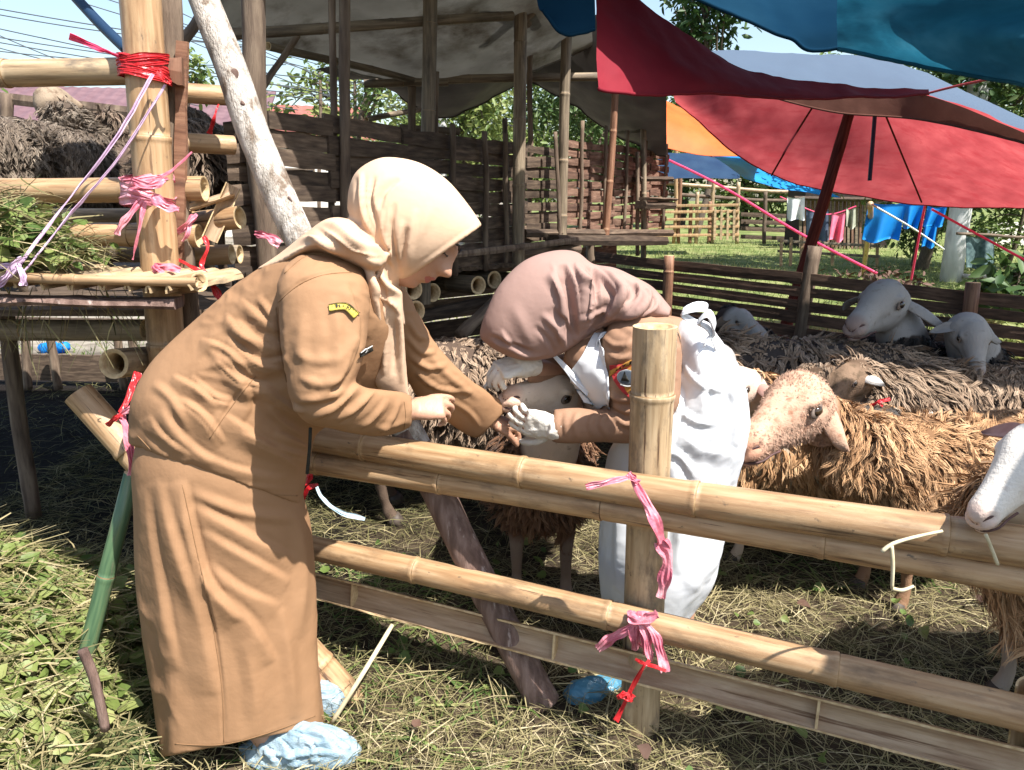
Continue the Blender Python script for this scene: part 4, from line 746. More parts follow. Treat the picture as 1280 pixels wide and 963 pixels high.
hst = [([(452, 214), (455, 262), (468, 297)], 4, .009, 1.5), ([(446, 222), (447, 258), (451, 282)], 3, -.007), ([(468, 220), (463, 250), (473, 290)], 3.2, -.010), ([(500, 224), (482, 240), (475, 262)], 4, -.008, 1.5), ([(478, 262), (478, 290), (484, 310)], 4, .008), ([(494, 253), (489, 285), (494, 322), (501, 345)], 3.4, -.009), ([(486, 262), (484, 300), (490, 330)], 4, .007), ([(511, 284), (505, 311), (501, 335)], 4, -.008, 1.6), ([(502, 275), (499, 305), (498, 330)], 4, .007), ([(520, 262), (512, 300), (508, 338)], 6, .005), ([(540, 255), (522, 300), (510, 340)], 7, .003), ([(600, 282), (560, 309), (510, 345)], 2.5, .003),
 ([(392, 283), (412, 296), (440, 318), (480, 324)], 4, -.010, 1.6), ([(398, 276), (420, 284), (446, 304), (478, 316)], 5, .012), ([(372, 298), (400, 300), (436, 324)], 4, .010, 1.4), ([(340, 326), (378, 304), (398, 302)], 3, -.006), ([(440, 282), (456, 300), (484, 322)], 4, .009), ([(430, 272), (446, 290), (470, 306)], 3, -.008),
 ([(476, 330), (480, 352), (500, 370)], 4, .009), ([(485, 340), (494, 356), (504, 362)], 3, -.008), ([(464, 340), (474, 368), (496, 386)], 4, .008), ([(478, 350), (484, 378), (500, 398)], 3.5, -.008, 1.4), ([(482, 380), (484, 420), (480, 470)], 4.5, .010, 1.5), ([(492, 392), (494, 430), (492, 470)], 4, -.009), ([(500, 395), (502, 440), (503, 480)], 4, .008), ([(474, 400), (475, 440), (474, 470)], 3, -.006)]
V = strokes(V, normals(V, F), hst); V = smooth_np(V, F, 1, .3)
link_mesh('headscarf', V, F, MT['cream'], w1)
# shoe covers
def cover(st, m, parent, seed, lines=()):
    g = M().grid(sil(st, 30, 32), True, True, True); V, F = remesh(g, .0042, 2); V = strokes(V, normals(V, F), lines); N = normals(V, F)
    n1 = noise(V+.01*np.stack([noise(V, 30, seed+q, 1) for q in range(3)], 1), (14, 50, 60), seed, 2); V = V+N*(.005*(1-np.abs(n1)*2.6))[:, None]; return link_mesh('shoe_cover', V, F, MT[m], parent)
cover([(300, 938, 302, 955, 1.66, .03), (322, 926, 324, 960, 1.645, .042), (352, 913, 352, 963, 1.64, .046), (385, 907, 385, 961, 1.635, .048), (415, 914, 415, 957, 1.63, .046), (438, 926, 438, 951, 1.63, .034), (451, 935, 450, 942, 1.635, .010)], 'shoecover', w1, 3, [([(360, 916), (385, 926), (398, 952)], 4, .012, 2), ([(385, 910), (408, 924), (424, 944)], 4, .012, 2), ([(345, 922), (362, 938), (372, 958)], 4, .010, 2), ([(404, 914), (424, 928), (440, 940)], 4, .010, 1.8), ([(330, 940), (360, 944), (400, 940), (436, 944)], 4, .008), ([(325, 930), (342, 944), (346, 958)], 4, .010, 1.6)])
cover([(350, 862, 352, 900, 1.86, .04), (380, 850, 382, 900, 1.86, .045), (402, 853, 403, 897, 1.855, .045), (420, 862, 420, 888, 1.85, .036), (430, 873, 429, 880, 1.85, .01)], 'shoecover', w1, 4)

# ---- the woman inside the pen, bent over a sheep
q0 = gp(790, 800); w2 = thing('person', (q0[0], q0[1], 0), 'woman in mauve headscarf and white plastic apron bent over a sheep behind the post', 'person', 'women treating the sheep')
bm = M(); hc2 = P(672, 395, 2.03); hs, _ = head_solid(hc2, -.55*IMR-.83*IMU, -.83*IMR+.55*IMU, 1.0); add(bm, hs)
limbm(bm, [(690, 395, 2.05, .055), (745, 410, 2.08, .06)], 10)
add(bm, M().grid(sil([(735, 405, 725, 440, 2.10, .08), (790, 405, 770, 495, 2.12, .14), (850, 420, 810, 540, 2.13, .13), (895, 500, 820, 580, 2.14, .14)], 16, 24), True, True, True))
limbm(bm, [(805, 420, 2.0, .05), (808, 470, 1.975, .042), (805, 525, 1.965, .036), (750, 530, 1.97, .032), (690, 531, 1.985, .026)], 26)
limbm(bm, [(745, 430, 2.24, .05), (715, 462, 2.22, .04), (690, 462, 2.16, .034), (656, 460, 2.05, .027)], 20)
limbm(bm, [(860, 560, 2.10, .085), (830, 680, 2.06, .06), (800, 800, 2.03, .04), (775, 862, 2.0, .034)], 20); limbm(bm, [(880, 560, 2.25, .085), (860, 680, 2.22, .06), (850, 770, 2.2, .045), (845, 800, 2.2, .034)], 20)
gA = hand_solid(P(660, 455, 2.05), -IMR*.85-IMU*.2-IMF*.3, IMU*.75-IMF*.45+IMR*.1, 1, (.62, .68, .72, .8), .95, 1.0, (.5, .9), .03, .95)
gB = hand_solid(P(697, 535, 1.975), -IMR*.9+IMU*.16-IMF*.05, -IMF*.8-IMU*.5, -1, (.34, .40, .46, .5), .95, 1.0, (.9, .0), .06, .7)
add(bm, gA); add(bm, gB)
V, F = remesh(bm, .0085, 2); link_mesh('body', V, F, MT['skin'], w2)
for hnd, st, sd in (((gA[0] if 0 else (P(660, 455, 2.05), -IMR*.85-IMU*.2-IMF*.3, IMU*.75-IMF*.45+IMR*.1, 1, (.62, .68, .72, .8), .97, 1.16, (.5, .9), .03, .95)), [(668, 455, 2.07, .036), (655, 458, 2.045, .034), (645, 460, 2.03, .03)], 5), ((P(697, 535, 1.975), -IMR*.9+IMU*.16-IMF*.05, -IMF*.8-IMU*.5, -1, (.34, .40, .46, .5), .97, 1.16, (.9, .0), .06, .7), [(706, 534, 1.98, .038), (696, 535, 1.975, .036), (684, 533, 1.97, .032)], 6)):
    g = hand_solid(*hnd); limbm(g, st, 10); V, F = remesh(g, .0034, 2); N = normals(V, F)
    V = V+N*(.0022*noise(V, (70, 70, 70), sd, 2)-.002*np.abs(noise(V, (40, 90, 60), sd+3, 1)))[:, None]; link_mesh('glove', V, F, MT['glove'], w2)
um = M()
add(um, M().grid(sil([(712, 418, 704, 452, 2.10, .07), (742, 404, 724, 482, 2.12, .14), (778, 397, 748, 508, 2.13, .185), (822, 393, 785, 545, 2.14, .18), (868, 405, 805, 570, 2.14, .165), (902, 450, 830, 598, 2.15, .16)], 26, 36), True, True, True))
add(um, M().grid(sil([(770, 396, 838, 398, 2.02, .05), (754, 424, 850, 425, 1.985, .076), (756, 468, 850, 465, 1.97, .076), (763, 503, 846, 508, 1.96, .07), (768, 512, 818, 550, 1.955, .056), (742, 512, 750, 552, 1.965, .046), (712, 511, 712, 554, 1.975, .043), (692, 512, 690, 552, 1.985, .040)], 40, 28), True, True, True))
add(um, M().grid(sil([(742, 420, 730, 486, 2.24, .06), (712, 440, 704, 486, 2.2, .05), (686, 446, 680, 482, 2.14, .045), (662, 446, 660, 478, 2.07, .04)], 18, 24), True, True, True))
V, F = remesh(um, .0058, 4)
ust = [([(756, 440), (775, 448), (800, 440)], 5, .009, 1.6), ([(765, 470), (780, 452), (795, 424), (800, 412)], 6, -.010, 1.5), ([(758, 488), (775, 500), (800, 496)], 4.5, .010), ([(762, 503), (785, 514), (806, 510)], 4.5, .010), ([(768, 518), (780, 530), (800, 530)], 4.5, .009), ([(752, 420), (768, 432), (790, 430)], 4, .007), ([(745, 516), (738, 530), (742, 546)], 4, .008), ([(722, 514), (718, 530), (722, 548)], 4, .006), ([(762, 514), (752, 530), (760, 546)], 4, .008), ([(704, 515), (701, 530), (704, 548)], 3.5, -.005), ([(800, 405), (830, 410), (860, 430)], 5, .008), ([(770, 402), (800, 420), (850, 440)], 5, .006)]
V = strokes(V, normals(V, F), ust); V = wrinkle(V, F, (14, 14, 28), .0035, 81); V = smooth_np(V, F, 1, .3); uni = link_mesh('uniform_shirt', V, F, MT['uniform2'], w2); ut = bvh(V, F)
def shield(u, v, cx=800, cy=478, w=37, h=26):
    x = (u-.5)*2; return (cx+w*x*(1-.55*v*v), cy-h+2*h*v*(1-.18*x*x)+4*abs(x)*(1-v))
sh_ = decal(ut, lambda u, v: shield(u, v), 12, 9, .0035, 'badge', 'patch_red', uni)
decal(ut, lambda u, v: (800+20*(2*u-1)*math.sqrt(max(0, 1-(2*v-1)**2*.98))-0, 476+22*(2*v-1)), 12, 9, .0058, 'badge_field', 'patch_orange', sh_)
decal(ut, lambda u, v: (786+13*(2*u-1)*math.sqrt(max(0, 1-(2*v-1)**2*.98)), 472+9.5*(2*v-1)), 10, 9, .0082, 'badge_ring', 'patch_grey', sh_); decal(ut, lambda u, v: (786+11.8*(2*u-1)*math.sqrt(max(0, 1-(2*v-1)**2*.98)), 472+8.3*(2*v-1)), 10, 9, .0098, 'badge_disc', 'patch_navy', sh_)
decal(ut, lambda u, v: (783.5+4.5*(u-.5)*v*2, 465+11*v), 4, 4, .0112, 'badge_peak', 'black', sh_); decal(ut, lambda u, v: (778+16*u, 479+1.6*v+2*math.sin(u*3.1)), 6, 2, .0112, 'badge_ribbon', 'patch_white', sh_)
def top_arc(u, v): p = catmull([(763, 464), (776, 455), (800, 446), (815, 444)], 21)[int(round(u*20))]; return (p[0], p[1]+7.5*v)
ta = decal(ut, top_arc, 12, 3, .0045, 'arc_patch', 'patch_orange', uni); letters(ut, 'KABUPATEN', lambda u, v: top_arc(.2+.75*u, .15+.7*v), .0068, ta)
# apron
gm = M()
GS = [(858, 396, 886, 404, 2.08, .03), (842, 414, 902, 432, 2.09, .11), (832, 450, 920, 462, 2.10, .16), (806, 505, 931, 512, 2.11, .185), (768, 556, 930, 560, 2.12, .20), (756, 620, 913, 618, 2.12, .195), (751, 680, 902, 675, 2.11, .19), (753, 735, 886, 735, 2.10, .18), (760, 768, 852, 778, 2.10, .16)]
Rg = sil(GS, 52, 64); ctr = Rg.mean(1, keepdims=True); tt = np.linspace(0, 1, 52)[:, None]; a_ = np.arange(64)*2*math.pi/64
Rg = ctr+(Rg-ctr)*(1+.03*tt*np.sin(a_*6+tt*2.5)+.015*tt*np.sin(a_*11))[..., None]; inn = ctr+(Rg-ctr)*.84
gm.grid(np.concatenate([Rg, inn[::-1][:8]], 0), True, True, True)
V, F = remesh(gm, .0075, 2); N = normals(V, F)
V = V+N*(.003*noise(V, (10, 10, 4), 31, 2))[:, None]
ast = [([(835, 470), (850, 500), (840, 540), (825, 600)], 7, .014, 1.6), ([(870, 420), (880, 470), (878, 520)], 8, .012, 1.6), ([(850, 540), (880, 560), (920, 566)], 7, .010, 1.6), ([(842, 580), (850, 640), (846, 720)], 9, .014), ([(880, 580), (884, 650), (868, 740)], 9, .012, 1.5), ([(905, 600), (898, 660), (882, 730)], 7, .010), ([(768, 590), (774, 660), (770, 740)], 7, .012), ([(785, 560), (790, 640), (788, 750)], 7, -.010), ([(910, 470), (920, 510), (918, 560)], 6, .010), ([(850, 450), (876, 480), (912, 490)], 5, .008), ([(838, 500), (866, 525), (900, 530)], 5, .008), ([(820, 560), (850, 570), (870, 600)], 5, .008), ([(738, 450), (744, 475), (752, 500)], 4, .008), ([(752, 450), (754, 480), (760, 504)], 4, -.007)]
V = strokes(V, N, ast); V = wrinkle(V, F, (9, 9, 12), .004, 95, -.1); V = wrinkle(V, F, (24, 24, 30), .0015, 96, 0); link_mesh('apron', V, F, MT['gown'], w2)
def bowloop(pts, w, name='apron_tie'):
    pts = [P(*p) for p in pts]; path = catmull(pts, 14); sd = np.array([.2, .3, 1.0]); M().strip(path, w*np.interp(np.linspace(0, 1, 14), [0, .5, 1], [.5, 1, .8]), sd, .002).build(name, MT['gown'], w2)
bowloop([(868, 402, 1.94), (852, 392, 1.93), (868, 384, 1.93), (884, 386, 1.95), (876, 402, 1.94)], .028); bowloop([(872, 404, 1.94), (885, 392, 1.93), (893, 412, 1.95), (880, 430, 1.95)], .028); bowloop([(872, 404, 1.95), (886, 412, 1.95), (895, 436, 1.96)], .02)
bowloop([(690, 442, 2.02), (705, 458, 2.0), (720, 476, 1.985), (735, 492, 1.98)], .022, 'apron_strap'); bowloop([(764, 416, 2.0), (755, 418, 1.985), (748, 424, 1.975), (744, 440, 1.975)], .016, 'apron_strap')
def bib(u, v):
    l = catmull([(744, 420), (729, 446), (714, 472), (730, 504)], 31)[int(round(v*30))]; r = catmull([(753, 420), (760, 448), (765, 478), (766, 512)], 31)[int(round(v*30))]; return l+(r-l)*u
bo = decal(ut, bib, 18, 24, .011, 'apron_bib', 'gown', w2)
for v_ in bo.data.vertices: q = np.array(v_.co[:]); v_.co = Vector(q+.0035*np.array([float(noise(q[None], (30, 30, 18), 5+k, 2)[0]) for k in range(3)]))
# mauve scarf
sm = M().grid(sil([(600, 417, 602, 424, 2.0, .012), (607, 392, 624, 440, 2.0, .055), (624, 357, 654, 450, 2.01, .085), (654, 327, 688, 447, 2.03, .108), (690, 314, 710, 436, 2.045, .120), (720, 315, 732, 422, 2.06, .118), (741, 330, 747, 412, 2.07, .116), (768, 335, 765, 406, 2.075, .13), (792, 346, 782, 403, 2.08, .142), (816, 360, 808, 400, 2.09, .13), (839, 386, 836, 396, 2.10, .07)], 60, 56), True, True, True)
tb_ = bvh(np.concatenate(sm.v), sm.f)
def roll(m, tr, pl, r, sink=.35, Y=1.95):
    q = catmull(pl, 26); t = np.linspace(0, 1, 26); rr = r*np.clip(np.minimum(t, 1-t)*5, .25, 1)
    m.tube([onto(tr, x, y, -sink*a, Y) for (x, y), a in zip(q, rr)], rr, 12)
for pl, r in (([(688, 328), (703, 360), (706, 398), (698, 436)], .012), ([(718, 326), (728, 350), (728, 385), (722, 420)], .013), ([(722, 324), (740, 362), (738, 394), (722, 418)], .020), ([(756, 338), (780, 360), (776, 384), (744, 408)], .018), ([(782, 348), (802, 366), (796, 386), (768, 400)], .015), ([(806, 362), (820, 378), (806, 392), (782, 399)], .012), ([(738, 352), (752, 374), (748, 392), (732, 408)], .012), ([(612, 424), (634, 437), (660, 445), (686, 443)], .009)): roll(sm, tb_, pl, r)
V, F = remesh(sm, .0046, 2)
mst = [([(704, 330), (717, 366), (720, 424)], 4.5, -.026, 2.0), ([(740, 334), (748, 356), (746, 380)], 4, -.014, 1.8), ([(686, 342), (704, 372), (708, 414)], 7, .012), ([(726, 334), (740, 368), (733, 412)], 7, .018, 1.6), ([(736, 332), (766, 366), (760, 388), (736, 416)], 4.5, -.020, 1.8), ([(752, 332), (780, 360), (774, 386), (748, 412)], 6, .014, 1.5), ([(783, 342), (796, 362), (785, 382), (750, 410)], 4, -.016, 1.8), ([(802, 350), (810, 370), (796, 390), (764, 408)], 5.5, .012), ([(820, 364), (816, 384), (790, 402)], 4, -.010), ([(690, 384), (710, 406), (718, 430)], 4, -.011, 1.6), ([(676, 392), (698, 414), (707, 438)], 5, .008), ([(668, 408), (686, 426), (694, 444)], 4, -.006), ([(626, 412), (642, 434), (662, 447)], 4, .009, 1.5), ([(610, 420), (640, 432), (668, 441)], 3, -.008), ([(718, 328), (730, 350), (748, 364)], 4, .009), ([(640, 380), (655, 410), (668, 436)], 9, .004), ([(725, 400), (742, 394), (765, 392)], 4, .008), ([(770, 340), (790, 352), (800, 366)], 4, .008)]
V = strokes(V, normals(V, F), mst); V = wrinkle(V, F, (12, 22, 12), .0025, 91, .2); V = smooth_np(V, F, 1, .3); link_mesh('headscarf', V, F, MT['mauve'], w2)
cover([(705, 868, 707, 873, 1.90, .012), (716, 856, 716, 880, 1.90, .034), (740, 850, 740, 882, 1.91, .042), (765, 848, 768, 880, 1.95, .04), (785, 845, 788, 872, 1.99, .03)], 'shoecover_shaded', w2, 8)
# ------------------------------------------------------------------ sheep
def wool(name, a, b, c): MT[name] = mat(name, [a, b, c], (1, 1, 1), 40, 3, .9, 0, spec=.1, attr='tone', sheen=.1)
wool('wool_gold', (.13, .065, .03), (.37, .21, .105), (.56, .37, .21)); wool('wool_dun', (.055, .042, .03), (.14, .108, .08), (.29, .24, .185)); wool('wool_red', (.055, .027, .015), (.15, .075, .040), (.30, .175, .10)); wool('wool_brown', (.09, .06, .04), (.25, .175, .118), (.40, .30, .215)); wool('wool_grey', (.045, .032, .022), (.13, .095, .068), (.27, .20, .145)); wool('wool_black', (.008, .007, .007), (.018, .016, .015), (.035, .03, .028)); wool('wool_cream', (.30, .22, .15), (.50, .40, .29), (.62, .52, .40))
def hide(name, face, spot, woolc, lo=.55, hi=.62, sc=26):
    m = mat(name, [face, tuple(min(1, q*1.18) for q in face)], (1, 1, 1), 14, 5, .8, .002, 160, spec=.15, stain=(spot, sc, lo, hi))
    nt = m.node_tree; N = nt.nodes; L = nt.links; b = next(n for n in N if n.type == 'BSDF_PRINCIPLED'); src = b.inputs['Base Color'].links[0].from_socket
    at = N.new('ShaderNodeAttribute'); at.attribute_name = 'face'; x = N.new('ShaderNodeMix'); x.data_type = 'RGBA'; x.inputs[6].default_value = (*woolc, 1); L.new(at.outputs['Fac'], x.inputs[0]); L.new(src, x.inputs[7]); a2 = N.new('ShaderNodeAttribute'); a2.attribute_name = 'muz'; y = N.new('ShaderNodeMix'); y.data_type = 'RGBA'; y.inputs[7].default_value = (face[0]*.92, face[1]*.76, face[2]*.72, 1); L.new(a2.outputs['Fac'], y.inputs[0]); L.new(x.outputs[2], y.inputs[6]); L.new(y.outputs[2], b.inputs['Base Color']); MT[name] = m
hide('hide_spot', (.41, .265, .185), (.26, .13, .08), (.16, .085, .04), .50, .66, 30); hide('hide_white', (.60, .56, .50), (.42, .34, .28), (.2, .14, .10), .62, .75); hide('hide_grey', (.27, .255, .24), (.18, .15, .13), (.05, .04, .035), .58, .75); hide('hide_tan', (.58, .475, .375), (.2, .13, .09), (.10, .05, .03), .6, .72); hide('hide_dun', (.24, .185, .13), (.13, .09, .06), (.08, .06, .045), .5, .65); hide('hide_dark', (.12, .085, .06), (.05, .035, .025), (.08, .055, .04)); hide('wool_hide', (.19, .125, .082), (.12, .08, .05), (.11, .07, .045), .5, .6); hide('hide_cream', (.56, .42, .33), (.42, .25, .18), (.45, .36, .26), .55, .7)
wool('fuzz_grey', (.25, .235, .22), (.29, .275, .26), (.33, .315, .30)); wool('fuzz_tan', (.32, .24, .175), (.38, .29, .215), (.43, .34, .26)); wool('fuzz_spot', (.28, .15, .095), (.40, .25, .175), (.48, .34, .26)); wool('fuzz_white', (.50, .46, .41), (.57, .53, .47), (.62, .58, .53))
MT['eye'] = mat('sheep_eye', [(.012, .008, .006), (.04, .024, .012)], (1, 1, 1), 60, 2, .12, spec=.6)
MT['lid'] = mat('eyelid', [(.13, .095, .075), (.20, .155, .125)], (1, 1, 1), 60, 2, .6); MT['nostril'] = mat('nostril', [(.05, .025, .022), (.10, .05, .045)], (1, 1, 1), 60, 2, .6)
MT['ear_pink'] = mat('ear_pink', [(.42, .22, .18), (.52, .32, .26)], (1, 1, 1), 30, 3, .7, transl=.25)
MT['hoof'] = mat('hoof', [(.04, .03, .025), (.09, .07, .055)], (1, 1, 1), 40, 3, .6)

def locks(V, F, W, dirs, n, per, L0, r, seed, droop=.65, rootr=.015, ws=None, curl=.15, flat=False):
    """n wool locks of `per` tapering strands scattered over the surface where W>0; returns V, F, tone"""
    g = np.random.default_rng(seed); T = np.concatenate([F[:, [0, 1, 2]], F[:, [0, 2, 3]]]); w = W[T].mean(1)
    a = V[T[:, 0]]; e1 = V[T[:, 1]]-a; e2 = V[T[:, 2]]-a; cr = np.cross(e1, e2); A = np.linalg.norm(cr, axis=1)*w
    ids = g.choice(len(T), n, p=A/A.sum()); u = g.random((n, 1)); v = g.random((n, 1)); fl = (u+v) > 1; u = np.where(fl, 1-u, u); v = np.where(fl, 1-v, v)
    Nv = normals(V, F); p = a[ids]+e1[ids]*u+e2[ids]*v; nn = unit(Nv[T[ids]].mean(1))
    fl = np.stack([noise(p, 7, seed+i, 2) for i in range(3)], 1)
    d1 = unit(.35*nn+droop*np.array([0, 0, -1.])+.35*dirs+.8*fl+g.normal(0, .15, (n, 3)))
    lt = np.clip(.5+.32*noise(p, 11, seed+7, 2)+g.normal(0, .13, n), 0, 1); Lk = L0*(.6+.6*g.random(n))*(1+.45*noise(p, 9, seed+11, 2))*(.7+.6*np.clip(w[ids], 0, 1))
    k = 4; s = np.linspace(0, 1, k); P0 = np.repeat(p, per, 0); N0 = np.repeat(nn, per, 0); D1 = np.repeat(d1, per, 0); S_ = n*per
    tang = unit(np.cross(N0, g.normal(0, 1, (S_, 3)))); off = tang*(rootr*np.sqrt(g.random((S_, 1))))
    Ls = np.repeat(Lk, per)*(.8+.35*g.random(S_)); d0 = unit(.8*N0+.35*D1); side = unit(np.cross(D1, N0)+.01); ph = np.repeat(g.random(n)*6.28, per)+g.normal(0, .5, S_)
    pos = []
    for i, q in enumerate(s):
        c = P0+off*(1-.75*q)-N0*.006*(1-q)+(Ls*q)[:, None]*(d0*(1-q)+D1*q)+side*(Ls*curl*q*np.sin(ph+q*13))[:, None]; pos.append(c)
    pos = np.stack(pos, 1); ax = unit(pos[:, -1]-pos[:, 0]); x = unit(np.cross(ax, (N0+g.normal(0, .35, N0.shape)) if flat else np.array([.3, .5, .8]))); y = np.cross(ax, x)
    rad = r*np.array([1, 1.15, .9, .12])[None]*(.75+.5*g.random((S_, 1)))
    ns = 2 if flat else 3; ang = np.arange(ns)*(math.pi if flat else 2.094); RV = pos[:, :, None]+rad[..., None, None]*(np.cos(ang)[:, None]*x[:, None, None]+np.sin(ang)[:, None]*y[:, None, None])
    base = (np.arange(S_)*k*ns)[:, None, None, None]; i = np.arange(k-1)[None, :, None, None]; j = np.arange(1 if flat else 3)[None, None, :, None]
    q = np.concatenate([i*ns+j, i*ns+(j+1) % ns, (i+1)*ns+(j+1) % ns, (i+1)*ns+j], -1)+base
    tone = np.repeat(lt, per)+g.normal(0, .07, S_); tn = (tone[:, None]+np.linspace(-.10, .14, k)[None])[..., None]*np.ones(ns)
    return RV.reshape(-1, 3), q.reshape(-1, 4), np.clip(tn, 0, 1).ravel()

def sheep(base, heading, poll, muzzle, label, wm, hm, n=900, per=5, sc=1.0, L0=.05, r=.0022, seed=1, up=(0, 0, 1), legs=True, vox=.013, group='sheep in the pens', ears=(.3, .3), ear_m=None, neckwool=.8, neckr=1.0, wboost=1.0, earlen=.115, fuzz=0, fm=None, flat=True, near=False):
    base = np.asarray(base, float); a = math.radians(heading); fx = np.array([math.cos(a), math.sin(a), 0]); ly = np.array([-math.sin(a), math.cos(a), 0]); uz = np.array([0, 0, 1.])
    T = lambda x, y, z: base+sc*(x*fx+y*ly+z*uz)
    root = thing('sheep', base, label, 'sheep', group); m = M(); ra = np.arange(24)*2*math.pi/24
    R = [[T(x, w*math.cos(q), z+h*math.sin(q)) for q in ra] for x, z, w, h in ((-.44, .50, .04, .06), (-.405, .49, .10, .12), (-.33, .48, .145, .155), (-.18, .465, .165, .175), (0, .455, .178, .185), (.16, .46, .165, .178), (.28, .475, .135, .16), (.355, .495, .09, .115), (.39, .51, .04, .06))]
    m.grid(R, True, True, True)
    for s in (-1, 1):
        for st in (((.22, s*.075, .42, .062), (.225, s*.085, .30, .040), (.235, s*.088, .235, .029), (.222, s*.088, .11, .019), (.225, s*.088, .06, .022), (.24, s*.088, .02, .026), (.25, s*.088, -.005, .026)), ((-.29, s*.085, .42, .085), (-.27, s*.10, .32, .058), (-.33, s*.10, .225, .030), (-.345, s*.10, .19, .026), (-.325, s*.10, .09, .019), (-.315, s*.10, .05, .022), (-.30, s*.10, .018, .026), (-.29, s*.10, -.005, .026))):
            c = catmull(np.array(st), 16); m.tube([T(*q[:3]) for q in c], c[:, 3]*sc, 12)
    poll = np.asarray(poll, float); muz = np.asarray(muzzle, float); hl = np.linalg.norm(muz-poll); hx = (muz-poll)/hl; hu = unit(np.asarray(up)-hx*np.dot(up, hx)); hy = np.cross(hu, hx); hk = hl/.25
    sh = T(.27, 0, .53); nb = poll-hx*.015*hk-hu*.03*hk; mid = (sh+nb)/2+fx*.04*sc-uz*.01
    c = catmull(np.array([T(.16, 0, .50), sh, mid, nb, poll+hx*.06*hk]), 20); m.tube(c, np.interp(np.linspace(0, 1, 20), [0, .25, .5, .75, 1], [.14, .125, .088, .066, .05])*sc*neckr, 20)
    hst = catmull(np.array([(-.15, -.012, .028, .034), (-.05, -.004, .054, .057), (.08, .002, .064, .072), (.22, .005, .064, .078), (.36, .006, .055, .073), (.50, .002, .0445, .061), (.64, -.005, .0375, .050), (.78, -.012, .034, .042), (.89, -.018, .0345, .038), (.96, -.022, .031, .033), (1.005, -.025, .022, .023), (1.02, -.026, .009, .009)]), 36); ra2 = np.arange(28)*2*math.pi/28
    HR = [[poll+hx*q[0]*hl+hu*(q[1]*hk+q[3]*hk*np.sign(math.sin(t))*abs(math.sin(t))**.9)+hy*q[2]*hk*np.sign(math.cos(t))*abs(math.cos(t))**.9*(1-.22*max(0, -math.sin(t))) for t in ra2] for q in hst]
    m.grid(HR, True, True, True)
    for s in (-1, 1): m.ell(poll+hx*.27*hl+hy*s*.054*hk+hu*.036*hk, (.026*hk, .014*hk, .013*hk), np.stack([hx, hy, hu], 1), 12, 8)   # brow
    tl = catmull(np.array([T(-.42, 0, .56), T(-.47, 0, .50), T(-.48, 0, .38)]), 10); m.tube(tl, np.interp(np.linspace(0, 1, 10), [0, .5, 1], [.035, .032, .012])*sc, 10)
    V, F = remesh(m, vox*(sc if sc > 1 else 1), 2)
    Nn = normals(V, F); K = lambda t, w, u: poll+hx*t*hl+hy*w*hk+hu*u*hk
    def groove(pl, w, h):
        nonlocal V
        pl = catmull(np.array(pl), 14); ids = np.where(np.linalg.norm(V-pl.mean(0), axis=1) < .12*hk)[0]
        d = np.linalg.norm(V[ids][:, None]-pl[None], axis=2).min(1); V[ids] -= Nn[ids]*(h*hk*np.exp(-(d/(w*hk))**2))[:, None]
    NS = {}; MS = [K(.66, -.0375, -.040), K(.78, -.035, -.038), (K(.90, -.033, -.041)), K(.985, -.018, -.042), K(1.005, 0, -.041), K(.985, .018, -.042), K(.90, .033, -.041), K(.78, .035, -.038), K(.66, .0375, -.040)]
    groove(MS[:4], .006, .007); groove(MS[3:6], .006, .006); groove(MS[5:], .006, .007)
    for s in (-1, 1):
        NS[s] = [K(1.012, s*.005, -.024), K(.995, s*.015, -.014), K(.955, s*.026, -.006), K(.92, s*.031, -.006)]; groove(NS[s], .0062, .0075)
        groove([K(.36, s*.058, .012), K(.28, s*.064, .020), K(.20, s*.064, .022)], .020, .006); groove([K(.42, s*.05, -.012), K(.6, s*.042, -.010)], .016, .004); groove([K(.30, s*.058, -.045), K(.48, s*.046, -.046)], .014, -.004)
    groove([K(.10, -.02, .074), K(.10, .02, .074)], .02, -.006)
    hd = V-poll; th = (hd@hx)/hl; inhead = (np.linalg.norm(hd-np.outer(hd@hx, hx), axis=1) < .105*hk) & (th > -.12) & (th < 1.2)
    loc = (V-base)/sc; z = loc[:, 2]
    toneck = np.clip(((V-sh)@unit(nb-sh))/np.linalg.norm(nb-sh), 0, 1); tr = np.linalg.norm(V-(sh+np.outer(toneck, nb-sh)), axis=1); isneck = (toneck > .35) & (tr < .12*sc) & ((V-T(.34, 0, .5))@fx > -.12*sc)
    face = inhead*np.clip((th+.12)/.14, 0, 1); legm = np.clip((.27-z)/.05, 0, 1)*.25; face = np.maximum(face, legm); face = np.maximum(face, isneck*np.clip((toneck-neckwool)/.12, 0, 1))
    fine = .0035*noise(V, 26, seed, 3); V = V+normals(V, F)*(fine*(1-.6*face))[:, None]
    link_mesh('body', V, F, MT[hm], root, True, None, None, {'face': face, 'muz': np.clip((th-.84)/.1, 0, 1)*inhead})
    W = np.clip(1-face*1.9, 0, 1)*np.clip((z-.24)/.08, 0, 1)
    # only the locks that can be told apart are worth strands; dirs trail backwards and outwards
    y = (V-base)@ly; dirs = None
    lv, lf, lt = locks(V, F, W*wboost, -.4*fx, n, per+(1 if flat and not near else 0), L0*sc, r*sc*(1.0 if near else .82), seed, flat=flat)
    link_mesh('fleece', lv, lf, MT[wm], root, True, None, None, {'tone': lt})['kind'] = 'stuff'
    if fuzz:
        hv, hf_, ht_ = locks(V, F, inhead*np.clip((th+.05)/.1, 0, 1)*np.clip((1.0-th)/.08, 0, 1), -hx, fuzz, 4, .0062*hk, .00045*hk, seed+50, .15, .006, curl=.02, flat=True); ht_ = .5+(ht_-.5)*.4; root_f = link_mesh('face_hair', hv, hf_, MT[fm or 'fuzz_grey'], root, True, None, None, {'tone': ht_}); root_f['kind'] = 'stuff'
